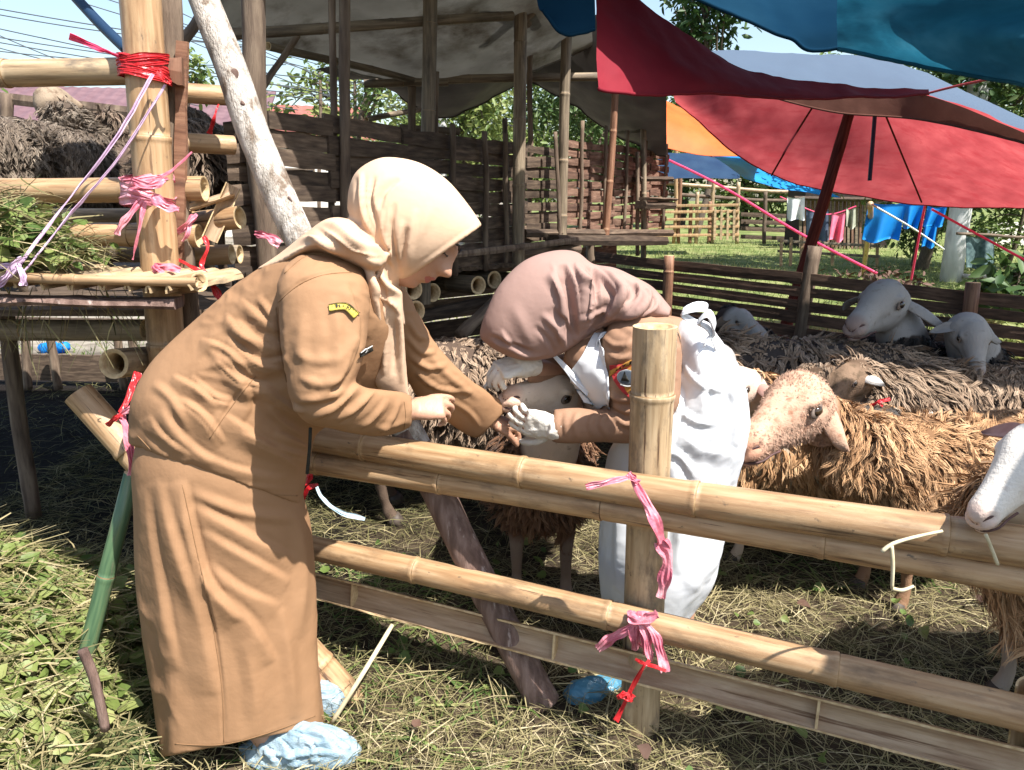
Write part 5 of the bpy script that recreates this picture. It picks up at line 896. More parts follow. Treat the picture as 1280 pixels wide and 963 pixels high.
    for s, dz in ((-1, ears[0]), (1, ears[1])):
        e0 = poll+hx*.06*hl+hy*s*.047*hk+hu*.018*hk; ed = unit(hy*s*.95-hu*dz-hx*.28); en = unit(np.cross(ed, hx)); ew = unit(np.cross(en, ed)); L = earlen*hk; Q = []
        for t in np.linspace(0, 1, 12):
            w = .031*hk*math.sin(min(1, (t*.90+.13))*math.pi)**.62; cc = e0+ed*L*t-np.array([0, 0, 1.])*.30*L*t*t*(1 if dz < .8 else .2); 
            Q.append([cc+ew*w*math.cos(q)+en*(.004*hk*math.sin(q)+.015*hk*math.cos(q)**2) for q in np.arange(14)*2*math.pi/14])
        M().grid(np.array(Q), True, True, True).build('ear', MT[ear_m or hm], root, attr={'face': np.ones(12*14)})
        ec = poll+hx*.285*hl+hy*s*.0595*hk+hu*.020*hk; M().ell(ec-hy*s*.002*hk, (.021*hk, .0065*hk, .0145*hk), np.stack([unit(hx-.25*hu), hy, hu], 1), 14, 10).build('eyelid', MT['lid'], root); M().ell(ec, (.0145*hk, .009*hk, .0115*hk), np.stack([hx, hy, hu], 1), 14, 10).build('eye', MT['eye'], root)
        M().tube(catmull(np.array([q-hx*.004*hk-hy*s*.003*hk for q in NS[s]]), 10), np.array([.001, .0022, .003, .0034, .0036, .0036, .0034, .003, .002, .001])*hk, 6).build('nostril', MT['nostril'], root)
    M().tube(catmull(np.array([q+(poll+hx*.8*hl-hu*.04*hk-q)*.09 for q in MS]), 30), .0026*hk, 6).build('mouth', MT['nostril'], root)
    if legs:
        for s in (-1, 1):
            for x in (.245, -.295): M().tube([T(x-.004, s*(.088 if x > 0 else .10), .028), T(x+.004, s*(.088 if x > 0 else .10), .012), T(x+.01, s*(.088 if x > 0 else .10), -.012)], np.array([.024, .029, .031])*sc, 10).build('hoof', MT['hoof'], root)
    return root
def at(px, Y, z): p = P(px, 400, Y); k = ray(px, 0); u = (px-PCX)/FOC; dep = Y*CP+(EYE-z)*SP; return np.array([u*dep, Y, z])
def gz0(px, Y): p = at(px, Y, 0); return np.array([p[0], Y, float(gz(p[0], Y))])
sheep(gz0(1163, 2.52), 200, P(1014, 503, 2.29), P(926, 556, 2.08), 'golden-brown woolly sheep with freckled tan face, in sun right of the white apron', 'wool_gold', 'hide_spot', 4400, 11, 1.0, .046, .00135, 11, near=True, ears=(1.6, 2.4), vox=.0075, neckwool=.93, neckr=1.12, fuzz=2200, fm='fuzz_spot')
sheep(gz0(676, 2.66), -92, P(704, 503, 2.21), P(634, 489, 2.02), 'dark matted sheep with pale face held by the gloved hands', 'wool_red', 'hide_tan', 2400, 8, .98, .055, .0022, 12, near=True, up=(.0, -.22, 1), ears=(1.3, 1.0), vox=.0072, neckwool=.42)
sheep(gz0(1120, 3.72), -112, P(1114, 380, 3.40), P(1064, 405, 3.16), 'white-faced sheep with raised head looking left in front of the slat fence', 'wool_black', 'hide_grey', 1600, 6, 1.08, .06, .003, 13, ears=(.2, .35), vox=.0085, neckwool=.66, neckr=1.2)
sheep(gz0(1135, 3.72), -75, P(1212, 412, 3.16), P(1224, 470, 2.98), 'dark sheep with grey-white face staring at the viewer, ears spread, far right', 'wool_black', 'hide_grey', 1600, 6, 1.06, .06, .003, 14, ears=(.35, .5), vox=.0085, neckwool=.66, up=(0, -.3, 1), neckr=1.2)
sheep(gz0(885, 4.0), -30, P(917, 398, 3.86), P(956, 426, 3.70), 'dark-eared sheep with grey-white cheek just right of the mauve headscarf', 'wool_black', 'hide_grey', 900, 5, 1.0, .06, .0032, 15, ears=(.5, .5), vox=.010, ear_m='hide_dark', neckr=1.2, neckwool=.9)
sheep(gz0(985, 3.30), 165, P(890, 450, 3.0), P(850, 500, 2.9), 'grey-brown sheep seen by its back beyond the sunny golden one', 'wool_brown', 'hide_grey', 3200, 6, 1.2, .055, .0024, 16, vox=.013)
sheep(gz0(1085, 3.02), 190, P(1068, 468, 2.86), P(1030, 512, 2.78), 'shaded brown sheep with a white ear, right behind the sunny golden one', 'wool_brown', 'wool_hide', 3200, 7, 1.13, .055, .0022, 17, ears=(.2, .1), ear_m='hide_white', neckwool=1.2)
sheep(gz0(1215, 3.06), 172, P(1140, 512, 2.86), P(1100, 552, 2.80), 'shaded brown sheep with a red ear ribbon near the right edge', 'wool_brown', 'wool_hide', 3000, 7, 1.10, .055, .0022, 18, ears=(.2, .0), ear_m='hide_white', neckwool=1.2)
sheep(gz0(985, 2.80), 178, P(938, 478, 2.58), P(874, 520, 2.48), 'sheep with cream woolly crown and pink ear, half hidden by the apron', 'wool_gold', 'hide_cream', 2400, 6, .97, .05, .0024, 19, ears=(.6, .5), ear_m='ear_pink', neckwool=1.3)
sheep(gz0(1385, 1.80), 176, P(1312, 560, 1.43), P(1216, 645, 1.35), 'white sheep pushing its face over the top rail at the right edge', 'wool_gold', 'hide_white', 2600, 7, 1.0, .085, .0024, 20, ears=(.1, .3), ear_m='ear_pink', vox=.0072, neckwool=.6)
sheep(gz0(592, 3.25), 8, P(715, 470, 3.05), P(745, 520, 2.95), 'shaded brown sheep standing behind the joined arms of both women', 'wool_brown', 'hide_dark', 3000, 6, 1.22, .042, .0020, 21)
HZ = 1.03
def hutp(px, Y): q = at(px, Y, HZ); return q
sheep(hutp(70, 3.0), 84, P(64, 122, 3.30), P(104, 132, 3.42), 'brown-grey sheep seen from behind with pale head raised, in the left pen', 'wool_dun', 'hide_dun', 5200, 5, .95, .036, .0019, 22, neckwool=.8, ears=(.3, .3), ear_m='hide_dark')
sheep(hutp(-42, 3.3), 96, P(-30, 200, 3.6), P(-40, 240, 3.7), 'dark sheep cut off by the left edge of the photo, in the raised pen', 'wool_grey', 'hide_dark', 2600, 5, .88, .045, .0024, 23)
sheep(hutp(152, 3.5), 62, P(136, 150, 3.62), P(156, 172, 3.72), 'dark sheep just left of the yellow corner post, in the raised pen', 'wool_grey', 'hide_dark', 2600, 5, .88, .045, .0024, 24)
sheep(hutp(268, 3.15), 100, P(236, 152, 3.25), P(226, 182, 3.3), 'dark sheep with streaked fleece between the corner post and the slatted barn', 'wool_grey', 'hide_dark', 2600, 5, .95, .06, .0024, 25)
# ------------------------------------------------------------------ ribbons, ties, cords
def band(name, c, ax, r, w, m, turns=1, parent=None, tilt=.2, label=None, group='plastic ties on the bamboo', seed=0):
    """plastic strip wound round a culm: flat loops, slightly skewed"""
    g = np.random.default_rng(seed); ax = unit(ax); x = unit(np.cross(ax, [.3, 1, .1])); y = np.cross(ax, x); Q = []
    n = int(28*turns); t = np.linspace(0, 2*math.pi*turns, n); dz = w*.55*np.sin(t*.5+seed)+tilt*r*np.sin(t+seed)
    rad = r*(1.03+.05*t/t[-1]+.015*np.sin(t*5+seed))
    path = np.asarray(c)+np.cos(t)[:, None]*x*rad[:, None]+np.sin(t)[:, None]*y*rad[:, None]+dz[:, None]*ax
    return path, np.broadcast_to(ax, path.shape), w*(.8+.3*np.sin(t*2.3+seed)**2)
def ribbon(name, m, pieces, label, cat='ribbon', group=None):
    """pieces: ('band', c, axis, r, w, turns, seed) or ('tail', [(px,py,Y)..], w0, w1, twist)"""
    g = M()
    for p in pieces:
        if p[0] == 'band': path, sd, w = band('', p[1], p[2], p[3], p[4], m, p[5], seed=p[6]); g.strip(path, w, sd, .0008)
        else:
            pts = catmull([P(*q) for q in p[1]], 22); tw = p[4]; T = unit(np.gradient(pts, axis=0)); v = unit(pts-EYEV); s0 = unit(np.cross(T, v)); a = tw*np.linspace(0, 1, 22)+.35*np.sin(np.linspace(0, 9, 22)+p[2]*900); sd = s0*np.cos(a)[:, None]+v*np.sin(a)[:, None]
            w = np.linspace(p[2], p[3], 22)*(1+.18*np.sin(np.linspace(0, 14, 22)+p[3]*500)); b0 = g.n; g.strip(pts, w, sd, .0008)
    V, F = g.arrays(); V = V+.0015*np.stack([noise(V, 45, 3+i, 1) for i in range(3)], 1)
    return tag(link_mesh(name, V, F, MT[m], None, False), label, cat, group)
A1 = P(180, 86, 2.07); UPZ = np.array([.0, 0, 1.])
ribbon('ribbon', 'red', [('band', A1, UPZ, .056, .020, 3, 1), ('band', A1+[0, 0, .012], UPZ, .058, .016, 2, 4), ('band', A1-[0, 0, .016], UPZ, .058, .016, 2, 7), ('tail', [(196, 90, 2.0), (206, 98, 1.99), (214, 104, 2.0)], .02, .012, .5)], 'bright red plastic strip wound round the top of the yellow corner post')
ribbon('ribbon', 'hotpink', [('tail', [(153, 72, 2.03), (128, 63, 1.98), (108, 54, 1.95), (87, 45, 1.93)], .007, .016, .3)], 'hot pink streamer blowing left from the corner post against the sky')
ribbon('ribbon', 'lilac', [('tail', [(191, 93, 2.0), (140, 180, 1.93), (70, 270, 1.86), (18, 340, 1.79)], .008, .010, 2.5)], 'upper of two lilac strands slanting from the corner post to the feed tray')
ribbon('ribbon', 'lilac', [('tail', [(207, 106, 2.0), (150, 195, 1.93), (82, 275, 1.86), (26, 345, 1.79)], .007, .009, 2.0)], 'lower of two lilac strands slanting from the corner post to the feed tray')
ribbon('ribbon', 'lilac', [('tail', [(24, 325, 1.79), (10, 345, 1.78), (-6, 358, 1.78)], .016, .02, .5), ('tail', [(22, 328, 1.79), (28, 345, 1.78), (30, 358, 1.78)], .012, .016, .4), ('tail', [(28, 322, 1.79), (12, 332, 1.785), (-8, 333, 1.78)], .012, .012, .8)], 'lilac knot with short ends on the front edge of the feed tray')
A2 = P(184, 240, 2.07)
ribbon('ribbon', 'pink', [('band', A2+[0, 0, .004], UPZ, .057, .030, 3, 2), ('band', A2-[0, 0, .022], UPZ+np.array([.35, 0, 0]), .062, .026, 2, 5), ('band', A2+[0.004, 0, .028], UPZ-np.array([.4, 0, 0]), .060, .022, 2, 8), ('tail', [(178, 250, 1.99), (163, 268, 1.97), (150, 283, 1.96), (146, 294, 1.96)], .016, .014, .5), ('tail', [(182, 252, 1.99), (174, 285, 1.97), (166, 325, 1.97)], .012, .008, 1.5), ('tail', [(198, 222, 1.99), (214, 214, 2.0), (240, 190, 2.02)], .012, .004, .8), ('tail', [(190, 246, 1.98), (208, 258, 1.97), (224, 262, 1.99)], .028, .022, .6), ('tail', [(166, 226, 1.99), (186, 232, 1.965), (206, 226, 1.99)], .02, .02, .6)], 'bunched pale pink plastic tie round the middle of the corner post')
ribbon('ribbon', 'pink', [('tail', [(243, 270, 2.1), (232, 284, 2.09), (222, 292, 2.09)], .018, .012, .6), ('tail', [(238, 275, 2.1), (236, 290, 2.08), (228, 302, 2.08)], .014, .01, .9), ('tail', [(246, 268, 2.1), (234, 280, 2.08), (212, 296, 2.1)], .01, .01, .4)], 'small pink tie on the cut end of a rail right of the corner post')
ribbon('ribbon', 'red', [('tail', [(255, 296, 2.1), (260, 310, 2.09), (252, 330, 2.08), (258, 345, 2.06)], .012, .012, 1.2), ('tail', [(210, 318, 2.1), (240, 334, 2.06), (256, 340, 2.05)], .008, .012, .4), ('tail', [(254, 338, 2.04), (268, 360, 2.03), (277, 378, 2.03)], .014, .022, .5)], 'red plastic strip hanging off the right end of the feed tray')
ribbon('ribbon', 'pink', [('tail', [(190, 338, 1.97), (205, 334, 1.96), (226, 338, 1.95)], .022, .02, .4), ('tail', [(192, 332, 1.97), (200, 338, 1.95), (205, 344, 1.95)], .016, .01, .4)], 'faded pink scrap on the feed tray in front of the corner post')
ribbon('ribbon', 'pink', [('tail', [(318, 292, 2.5), (335, 296, 2.47), (350, 306, 2.46)], .018, .034, .4)], 'dusky pink scrap caught on the wooden post behind the prop log')
ribbon('ribbon', 'red', [('tail', [(172, 466, 1.9), (163, 490, 1.86), (152, 516, 1.82)], .018, .014, .4), ('tail', [(134, 532, 1.84), (143, 524, 1.81), (152, 518, 1.81)], .014, .012, .5)], 'red tie round the slanting bamboo brace behind the tan skirt')
ribbon('ribbon', 'pink', [('tail', [(152, 518, 1.82), (160, 545, 1.8), (166, 594, 1.79)], .014, .026, .5), ('tail', [(150, 520, 1.82), (160, 512, 1.81), (172, 506, 1.82)], .014, .016, .6)], 'pink and white tail hanging from the brace behind the tan skirt')
B1 = P(808, 590, 1.765)
ribbon('ribbon', 'pink', [('tail', [(792, 596, 1.60), (775, 600, 1.59), (752, 604, 1.585), (732, 609, 1.58)], .009, .019, .5), ('tail', [(790, 596, 1.60), (804, 622, 1.585), (818, 650, 1.57), (828, 680, 1.57)], .014, .034, .7), ('tail', [(826, 676, 1.57), (834, 700, 1.575), (830, 726, 1.58), (826, 748, 1.585)], .034, .024, .5), ('tail', [(786, 592, 1.60), (792, 598, 1.592), (798, 604, 1.59)], .016, .016, .4)], 'long dusky pink ribbon knotted over the top rails at the thick post')
RF = lambda px, py, d=.006: (px, py, YR3(px)-.040-d)
def YR3(px):
    for t in np.linspace(0, 1, 300):
        q = r3[0]+(r3[1]-r3[0])*t
        if proj(q)[0] >= px: return q[1]
ribbon('ribbon', 'pink', [('tail', [RF(793, 764, -.02), RF(792, 780), RF(794, 800), RF(797, 812, -.01)], .03, .026, .2), ('tail', [RF(806, 764, -.02), RF(806, 784, .004), RF(808, 806, .004), RF(810, 818, -.01)], .03, .024, .3), ('tail', [RF(796, 776, .01), RF(780, 790, .014), RF(762, 800, .014), RF(747, 812, .012)], .014, .032, .5), ('tail', [RF(806, 776, .01), RF(820, 796, .014), RF(826, 816, .016), RF(831, 840, .016)], .014, .030, .4), ('tail', [RF(800, 778, .012), RF(808, 800, .016), RF(813, 828, .016)], .012, .020, .9), ('tail', [RF(786, 770, .008), RF(802, 776, .012), RF(822, 768, .008)], .024, .022, .3)], 'pink bow round the thick post where it meets the third rail')
ribbon('ribbon', 'red', [('tail', [(812, 826, 1.60), (806, 832, 1.585), (796, 848, 1.60), (784, 872, 1.61), (770, 902, 1.61)], .007, .014, .6), ('tail', [(794, 824, 1.62), (806, 830, 1.59), (832, 838, 1.60)], .008, .008, .3), ('tail', [(776, 866, 1.605), (786, 874, 1.60), (792, 868, 1.60)], .016, .012, .5), ('tail', [(772, 872, 1.605), (784, 868, 1.60), (790, 878, 1.60)], .012, .01, .5)], 'bright red tie dangling from the split rail at the thick post')
ribbon('ribbon', 'red', [('tail', [(370, 606, 2.25), (382, 604, 2.23), (390, 592, 2.25)], .018, .02, .9), ('tail', [(376, 632, 2.25), (384, 612, 2.22), (398, 606, 2.24)], .014, .02, .9)], 'crumpled red plastic scrap on the rails beside the tan skirt')
MT['paleblue'] = mat('pale_blue_plastic', [(.42, .55, .62), (.6, .7, .74)], (1, 1, 1), 22, 4, .35, .003, 40, transl=.3)
o = ribbon('ribbon', 'paleblue', [('tail', [(394, 606, 2.55), (404, 624, 2.5), (424, 640, 2.5), (456, 649, 2.55)], .012, .018, .6)], 'pale blue plastic strip lying on the straw behind the rails')
ribbon('ribbon', 'red', [('tail', [(1088, 508, 2.62), (1100, 502, 2.6), (1113, 499, 2.6)], .012, .014, .6), ('tail', [(1096, 502, 2.6), (1104, 508, 2.6)], .01, .01, .6)], 'red ear ribbon on the shaded sheep behind the sunny golden one')
ribbon('ribbon', 'red', [('tail', [(372, 226, 2.45), (376, 200, 2.4), (382, 168, 2.42)], .006, .004, .5)] if 0 else [('tail', [(262, 168, 2.5), (268, 148, 2.48), (273, 130, 2.5)], .016, .004, .5)], 'dark red tag standing up beyond the rail right of the corner post')
rope('cord', [(818, 192, 12.0), (900, 232, 11), (1000, 292, 10), (1096, 342, 9.2)], .018, 'hotpink', 'thick pink-red rope slanting down past the far pens', 'rope')
rope('cord', [(1165, 262, 8.0), (1216, 290, 7.6), (1290, 330, 7.2)], .012, 'hotpink', 'pink cord running down to the right past the concrete pole', 'rope')
rope('cord', [(1156, 258, 8.0), (1148, 300, 8.2), (1139, 350, 8.4)], .012, 'hotpink', 'pink cord dropping straight from the tent corner', 'rope')
rope('cord', [(1090, 256, 8.0), (1140, 285, 9), (1180, 312, 10)], .010, 'patch_white', 'thin white cord sloping past the bright blue sheet', 'rope')
rope('cord', [(1152, 119, 4.97), (1195, 108, 4.4), (1290, 88, 3.6)], .007, 'patch_red', 'dark red cord tying the tent edge up to the right', 'rope')
rope('cord', [(388, 535, 1.62), (387, 560, 1.62), (384, 592, 1.63)], .004, 'black', 'thin black lanyard hanging below the jacket hem', 'lanyard')
g = M(); 
for pts in ([(1102, 690, 1.38), (1116, 680, 1.38), (1142, 672, 1.385), (1178, 664, 1.39)], [(1114, 682, 1.38), (1116, 706, 1.375), (1115, 736, 1.375)], [(1115, 736, 1.375), (1128, 738, 1.375), (1142, 733, 1.38)]): g.tube(catmull([P(*q) for q in pts], 10), np.linspace(.0045, .0032, 10), 6)
MT['straw'] = mat('straw', [(.42, .36, .22), (.58, .52, .36)], (1, 1, 1), 30, 3, .7); tag(remesh_ := g.build('twig', MT['straw']), 'bent pale straw stalk hooked over the top rail by the white muzzle', 'straw')
g = M().tube(catmull([P(1232, 668, 1.335), P(1241, 690, 1.335), P(1247, 706, 1.335)], 8), .0035, 6); tag(g.build('twig', MT['straw']), 'short straw hanging from the mouth of the white sheep', 'straw')
g = M().tube(catmull([P(490, 782, 1.92), P(455, 840, 1.78), gp(414, 914, .02)], 10), .0065, 8); tag(g.build('twig', MT['straw']), 'thick pale stalk leaning from the split rail to the blue shoe cover', 'straw')
g = M(); 
bp_ = gp(58, 441)
for k in range(5): c = bp_+np.array([.045*k, .04*math.sin(k*3), .04+.02*math.sin(k*2)]); g.ell(c, (.06, .05, .045), None, 8, 6)
V, F = remesh(g, .012, 1); V = V+normals(V, F)*(.02*noise(V, 30, 4, 2))[:, None]; tag(link_mesh('plastic_bag', V, F, MT['tarp_cyan']), 'crumpled blue plastic bag on the ground under the left pen', 'bag')

# ------------------------------------------------------------------ straw, weeds and leaves on the ground
MT['hay'] = mat('hay', [(.03, .032, .014), (.085, .085, .03), (.19, .165, .075), (.31, .26, .135), (.44, .38, .235)], (1, 1, 1), 8, 3, .7, 0, spec=.25, attr='tone', transl=.15)
MT['grass'] = mat('grass_blade', [(.04, .075, .018), (.09, .145, .035), (.20, .24, .075), (.36, .35, .16)], (1, 1, 1), 4, 3, .6, 0, spec=.25, attr='tone', transl=.25)
MT['leaf'] = mat('leaf', [(.045, .08, .02), (.08, .135, .03), (.15, .20, .05), (.27, .29, .10)], (1, 1, 1), 6, 3, .5, .002, 60, spec=.35, attr='tone', transl=.3)
MT['leaf_dark'] = mat('leaf_dark', [(.015, .04, .012), (.035, .075, .02), (.06, .11, .032), (.11, .15, .05)], (1, 1, 1), 6, 3, .5, 0, spec=.3, attr='tone', transl=.25)
MT['bark'] = mat('bark', [(.06, .045, .032), (.13, .10, .075)], (8, 8, 2), 6, 5, .9, .004, 20)
def blades(name, pts, Lr, wr, m, tone, seed, lie=.25, up=0.0, group=None, label=None, curv=.3, k=5):
    g = np.random.default_rng(seed); n = len(pts); az = g.random(n)*6.283; el = g.normal(lie, .18, n) if not up else g.normal(up, .25, n)
    L = Lr[0]+(Lr[1]-Lr[0])*g.random(n)**1.6; w = wr[0]+(wr[1]-wr[0])*g.random(n)**2
    d = np.stack([np.cos(az)*np.cos(el), np.sin(az)*np.cos(el), np.sin(el)], 1); sd = unit(np.cross(d, g.normal(0, .5, (n, 3))+[0, 0, 1])); cv = g.normal(0, curv, (n, 1)); bend = np.cross(d, np.array([0, 0, 1.]))
    R = []
    for q in np.linspace(0, 1, k):
        c = pts+d*(L*(q-(.0 if up else .5)))[:, None]+bend*(L[:, None]*cv*(q-.5)**2)-np.array([0, 0, 1.])*(L*.10*(q-(.0 if up else .5))**2*2)[:, None]
        ww = (w*(1-.85*q**2 if up else 1-.5*abs(2*q-1)**3))[:, None]; R.append(np.stack([c-sd*ww, c+sd*ww], 1))
    R = np.stack(R, 1); b = (np.arange(n)*k*2)[:, None, None]; i = np.arange(k-1)[None, :, None]*2; F = np.concatenate([b+i, b+i+1, b+i+3, b+i+2], -1).reshape(-1, 4)
    o = link_mesh(name, R.reshape(-1, 3), F, MT[m], None, True, (0, 0, 0), None, {'tone': np.repeat(np.clip(tone, 0, 1), k*2)}); o['kind'] = 'stuff'; return o
g = np.random.default_rng(3)
n = 110000; x = g.uniform(-2.4, 2.6, n); y = .9+3.6*g.random(n)**1.35
dens = noise(np.stack([x, y, 0*x], 1), 2.2, 41, 3)*.5+.62; keep = g.random(n) < dens; x, y = x[keep], y[keep]
zz = gz(x, y)+.004+.045*g.random(len(x))**2.2*(.4+np.clip(noise(np.stack([x, y, 0*x], 1), 1.6, 8, 2)+.5, 0, 1)); pts = np.stack([x, y, zz], 1)
tone = .60+.33*noise(pts, (1.1, 1.1, 0), 12, 3)+g.normal(0, .2, len(x))-.18*np.clip((y-2.6), 0, 1)
blades('straw_litter', pts, (.03, .22), (.0005, .0021), 'hay', tone, 5, .05, curv=.14, k=3)
n = 5200; x = g.uniform(-1.9, 2.3, n); y = g.uniform(1.0, 2.7, n); pts = np.stack([x, y, gz(x, y)+.01], 1); keep = noise(pts, (1.3, 1.3, 0), 51, 2) > .02; pts = pts[keep]
blades('green_clippings', pts, (.06, .22), (.0015, .005), 'grass', .45+g.normal(0, .25, len(pts)), 6, .25, curv=.5)
def leaf_cloud(name, pts, nrm, size, m, seed, tone, heart=False, kind='stuff', parent=None):
    """many separate leaf blades, each folded along its midrib"""
    g = np.random.default_rng(seed); n = len(pts); a = unit(g.normal(0, 1, (n, 3))); nn = unit(nrm+g.normal(0, .45, (n, 3))); t = unit(np.cross(nn, a)); s = np.cross(nn, t); L = (size*(.6+.8*g.random(n)))[:, None]
    prof = [(0, 0, 0), (.10, .36, .10), (.42, .46, .13), (.78, .22, .06), (1.0, 0, -.08), (.78, -.22, .06), (.42, -.46, .13), (.10, -.36, .10), (.45, 0, -.02)] if heart else [(0, 0, 0), (.3, .2, .05), (.7, .17, .04), (1, 0, -.10), (.7, -.17, .04), (.3, -.2, .05)]
    R = np.stack([pts+t*L*(u-.1)+s*L*v*1.0+nn*L*w for u, v, w in prof], 1); k = len(prof); b = (np.arange(n)*k)[:, None]
    F = np.concatenate([b+np.array([q]) for q in ([(0, 1, 2, 8), (8, 2, 3, 4), (8, 4, 5, 6), (0, 8, 6, 7)] if heart else [(0, 1, 2, 3), (0, 3, 4, 5)])], 1).reshape(-1, 4)
    o = link_mesh(name, R.reshape(-1, 3), F, MT[m], parent, True, (0, 0, 0) if parent is None else None, None, {'tone': np.repeat(np.clip(tone, 0, 1), k)})
    if kind: o['kind'] = kind
    return o
# mound of cut vines at lower left
def mound(x, y): return .50*np.exp(-(((x+1.62)/.36)**2+((y-1.85)/.5)**2))+.20*np.exp(-(((x+1.25)/.25)**2+((y-1.5)/.4)**2))
n = 7500; x = g.uniform(-2.5, -.98, n); y = g.uniform(1.1, 3.0, n); h = mound(x, y); keep = (h > .05) & (g.random(n) < np.clip(h*5, 0, 1)); x, y, h = x[keep], y[keep], h[keep]
mx, my = np.meshgrid(np.linspace(-2.7, -.85, 70), np.linspace(.95, 3.3, 70)); mz = mound(mx, my); MV = np.stack([mx, my, gz(mx, my)+mz-.03+.03*noise(np.stack([mx, my, 0*mx], -1), 9, 61, 2)*(mz > .02)], -1); ii = np.arange(4900).reshape(70, 70); MF = np.stack([ii[:-1, :-1], ii[:-1, 1:], ii[1:, 1:], ii[1:, :-1]], -1).reshape(-1, 4)
MT['mulch'] = mat('mulch', [(.02, .035, .012), (.05, .07, .02), (.11, .11, .04)], (1, 1, 1), 25, 6, .9, .02, 40)
link_mesh('weed_heap', MV.reshape(-1, 3), MF, MT['mulch'], None, True, (0, 0, 0))['kind'] = 'stuff'
pts = np.stack([x, y, gz(x, y)+h+g.uniform(-.01, .05, len(x))], 1); 
leaf_cloud('vine_leaves', pts, np.array([.1, -.35, .9]), (.040), 'leaf', 9, .74+.25*noise(pts, 5, 9, 2)+g.normal(0, .16, len(pts)), True)
n = 16000; x = g.uniform(-2.5, -.9, n); y = g.uniform(1.0, 3.0, n); h = mound(x, y); keep = (h > .04) & (g.random(n) < np.clip(h*6, 0, 1)); x, y, h = x[keep], y[keep], h[keep]; pts = np.stack([x, y, gz(x, y)+h+g.uniform(-.01, .05, len(x))], 1)
blades('cut_grass', pts, (.08, .32), (.001, .0035), 'hay', .52+.2*noise(pts, 3, 19, 2)+g.normal(0, .2, len(pts)), 16, .2, curv=.5, k=4)
n = 240; x = g.uniform(-1.3, 2.2, n); y = g.uniform(1.1, 2.9, n); keep = noise(np.stack([x, y, 0*x], 1), 1.8, 77, 2) > 0; x, y = x[keep], y[keep]; pts = np.stack([x, y, gz(x, y)+.02+.02*g.random(len(x))], 1)
leaf_cloud('fallen_leaves', pts, np.array([0, -.2, 1.]), (.034), 'leaf', 10, .5+g.normal(0, .22, len(pts)), True)
MT['leaf_brown'] = mat('leaf_brown', [(.05, .026, .018), (.10, .055, .036)], (1, 1, 1), 12, 3, .7, .002, 60, attr='tone')
n = 12; pts = np.stack([g.uniform(-1.2, 1.6, n), g.uniform(1.2, 2.6, n), np.full(n, .035)], 1); leaf_cloud('dry_leaves', pts, np.array([0, -.2, 1.]), .034, 'leaf_brown', 11, g.random(n), True)
n = 5000; x = -.35-3.2*g.random(n); y = 3.0+3.6*g.random(n); pts = np.stack([x, y, gz(x, y)+.01+.03*g.random(n)**2], 1); blades('stable_litter', pts, (.05, .22), (.001, .003), 'hay', .22+g.normal(0, .18, n), 27, .12, curv=.2, k=3)
# fodder on the tray
n = 520; c = P(40, 330, 1.93); x = c[0]+g.normal(-.02, .13, n); y = 1.95+g.normal(0, .07, n); hgt = np.clip(.15*np.exp(-((x-c[0]+.04)/.15)**2), 0, 1); pts = np.stack([x, y, 1.155+.04+hgt*g.random(n)], 1); k = x < P(112, 330, 1.95)[0]
leaf_cloud('fodder_leaves', pts[k], np.array([.1, -.4, .8]), .036, 'leaf', 21, .6+g.normal(0, .2, k.sum()), True)
n = 900; x = c[0]+g.normal(-.05, .16, n); y = 1.95+g.normal(0, .08, n); hgt = .2*np.exp(-((x-c[0]+.07)/.16)**2); pts = np.stack([x, y, 1.16+.04+hgt*g.random(n)], 1); k = x < P(125, 330, 1.95)[0]
blades('fodder_grass', pts[k], (.06, .26), (.0008, .0025), 'hay', .45+g.normal(0, .2, k.sum()), 22, .25, curv=.5)
# hanging stems below the tray
pts = np.stack([g.uniform(-1.45, -.95, 90), g.uniform(1.85, 2.1, 90), g.uniform(.98, 1.12, 90)], 1); blades('hanging_straw', pts, (.06, .2), (.0008, .002), 'hay', .5+g.normal(0, .2, 90), 23, -1.1, curv=.4)
# meadow
n = 34000; y = 5.6+18*g.random(n)**1.5; x = g.uniform(-.15, 1, n)*y*.95; pts = np.stack([x, y, gz(x, y)], 1)
blades('meadow_grass', pts, (.06, .17), (.004, .009), 'grass', .74+.3*noise(pts, (.6, .6, 0), 71, 3)+g.normal(0, .16, n), 31, .5, up=1.0, curv=.5, k=3)
n = 5000; y = 6.5+20*g.random(n)**1.3; x = -g.uniform(.15, 1, n)*y; pts = np.stack([x, y, gz(x, y)], 1); blades('side_grass', pts, (.06, .2), (.003, .008), 'grass', .45+g.normal(0, .2, n), 32, .5, up=1.0, curv=.5, k=3)

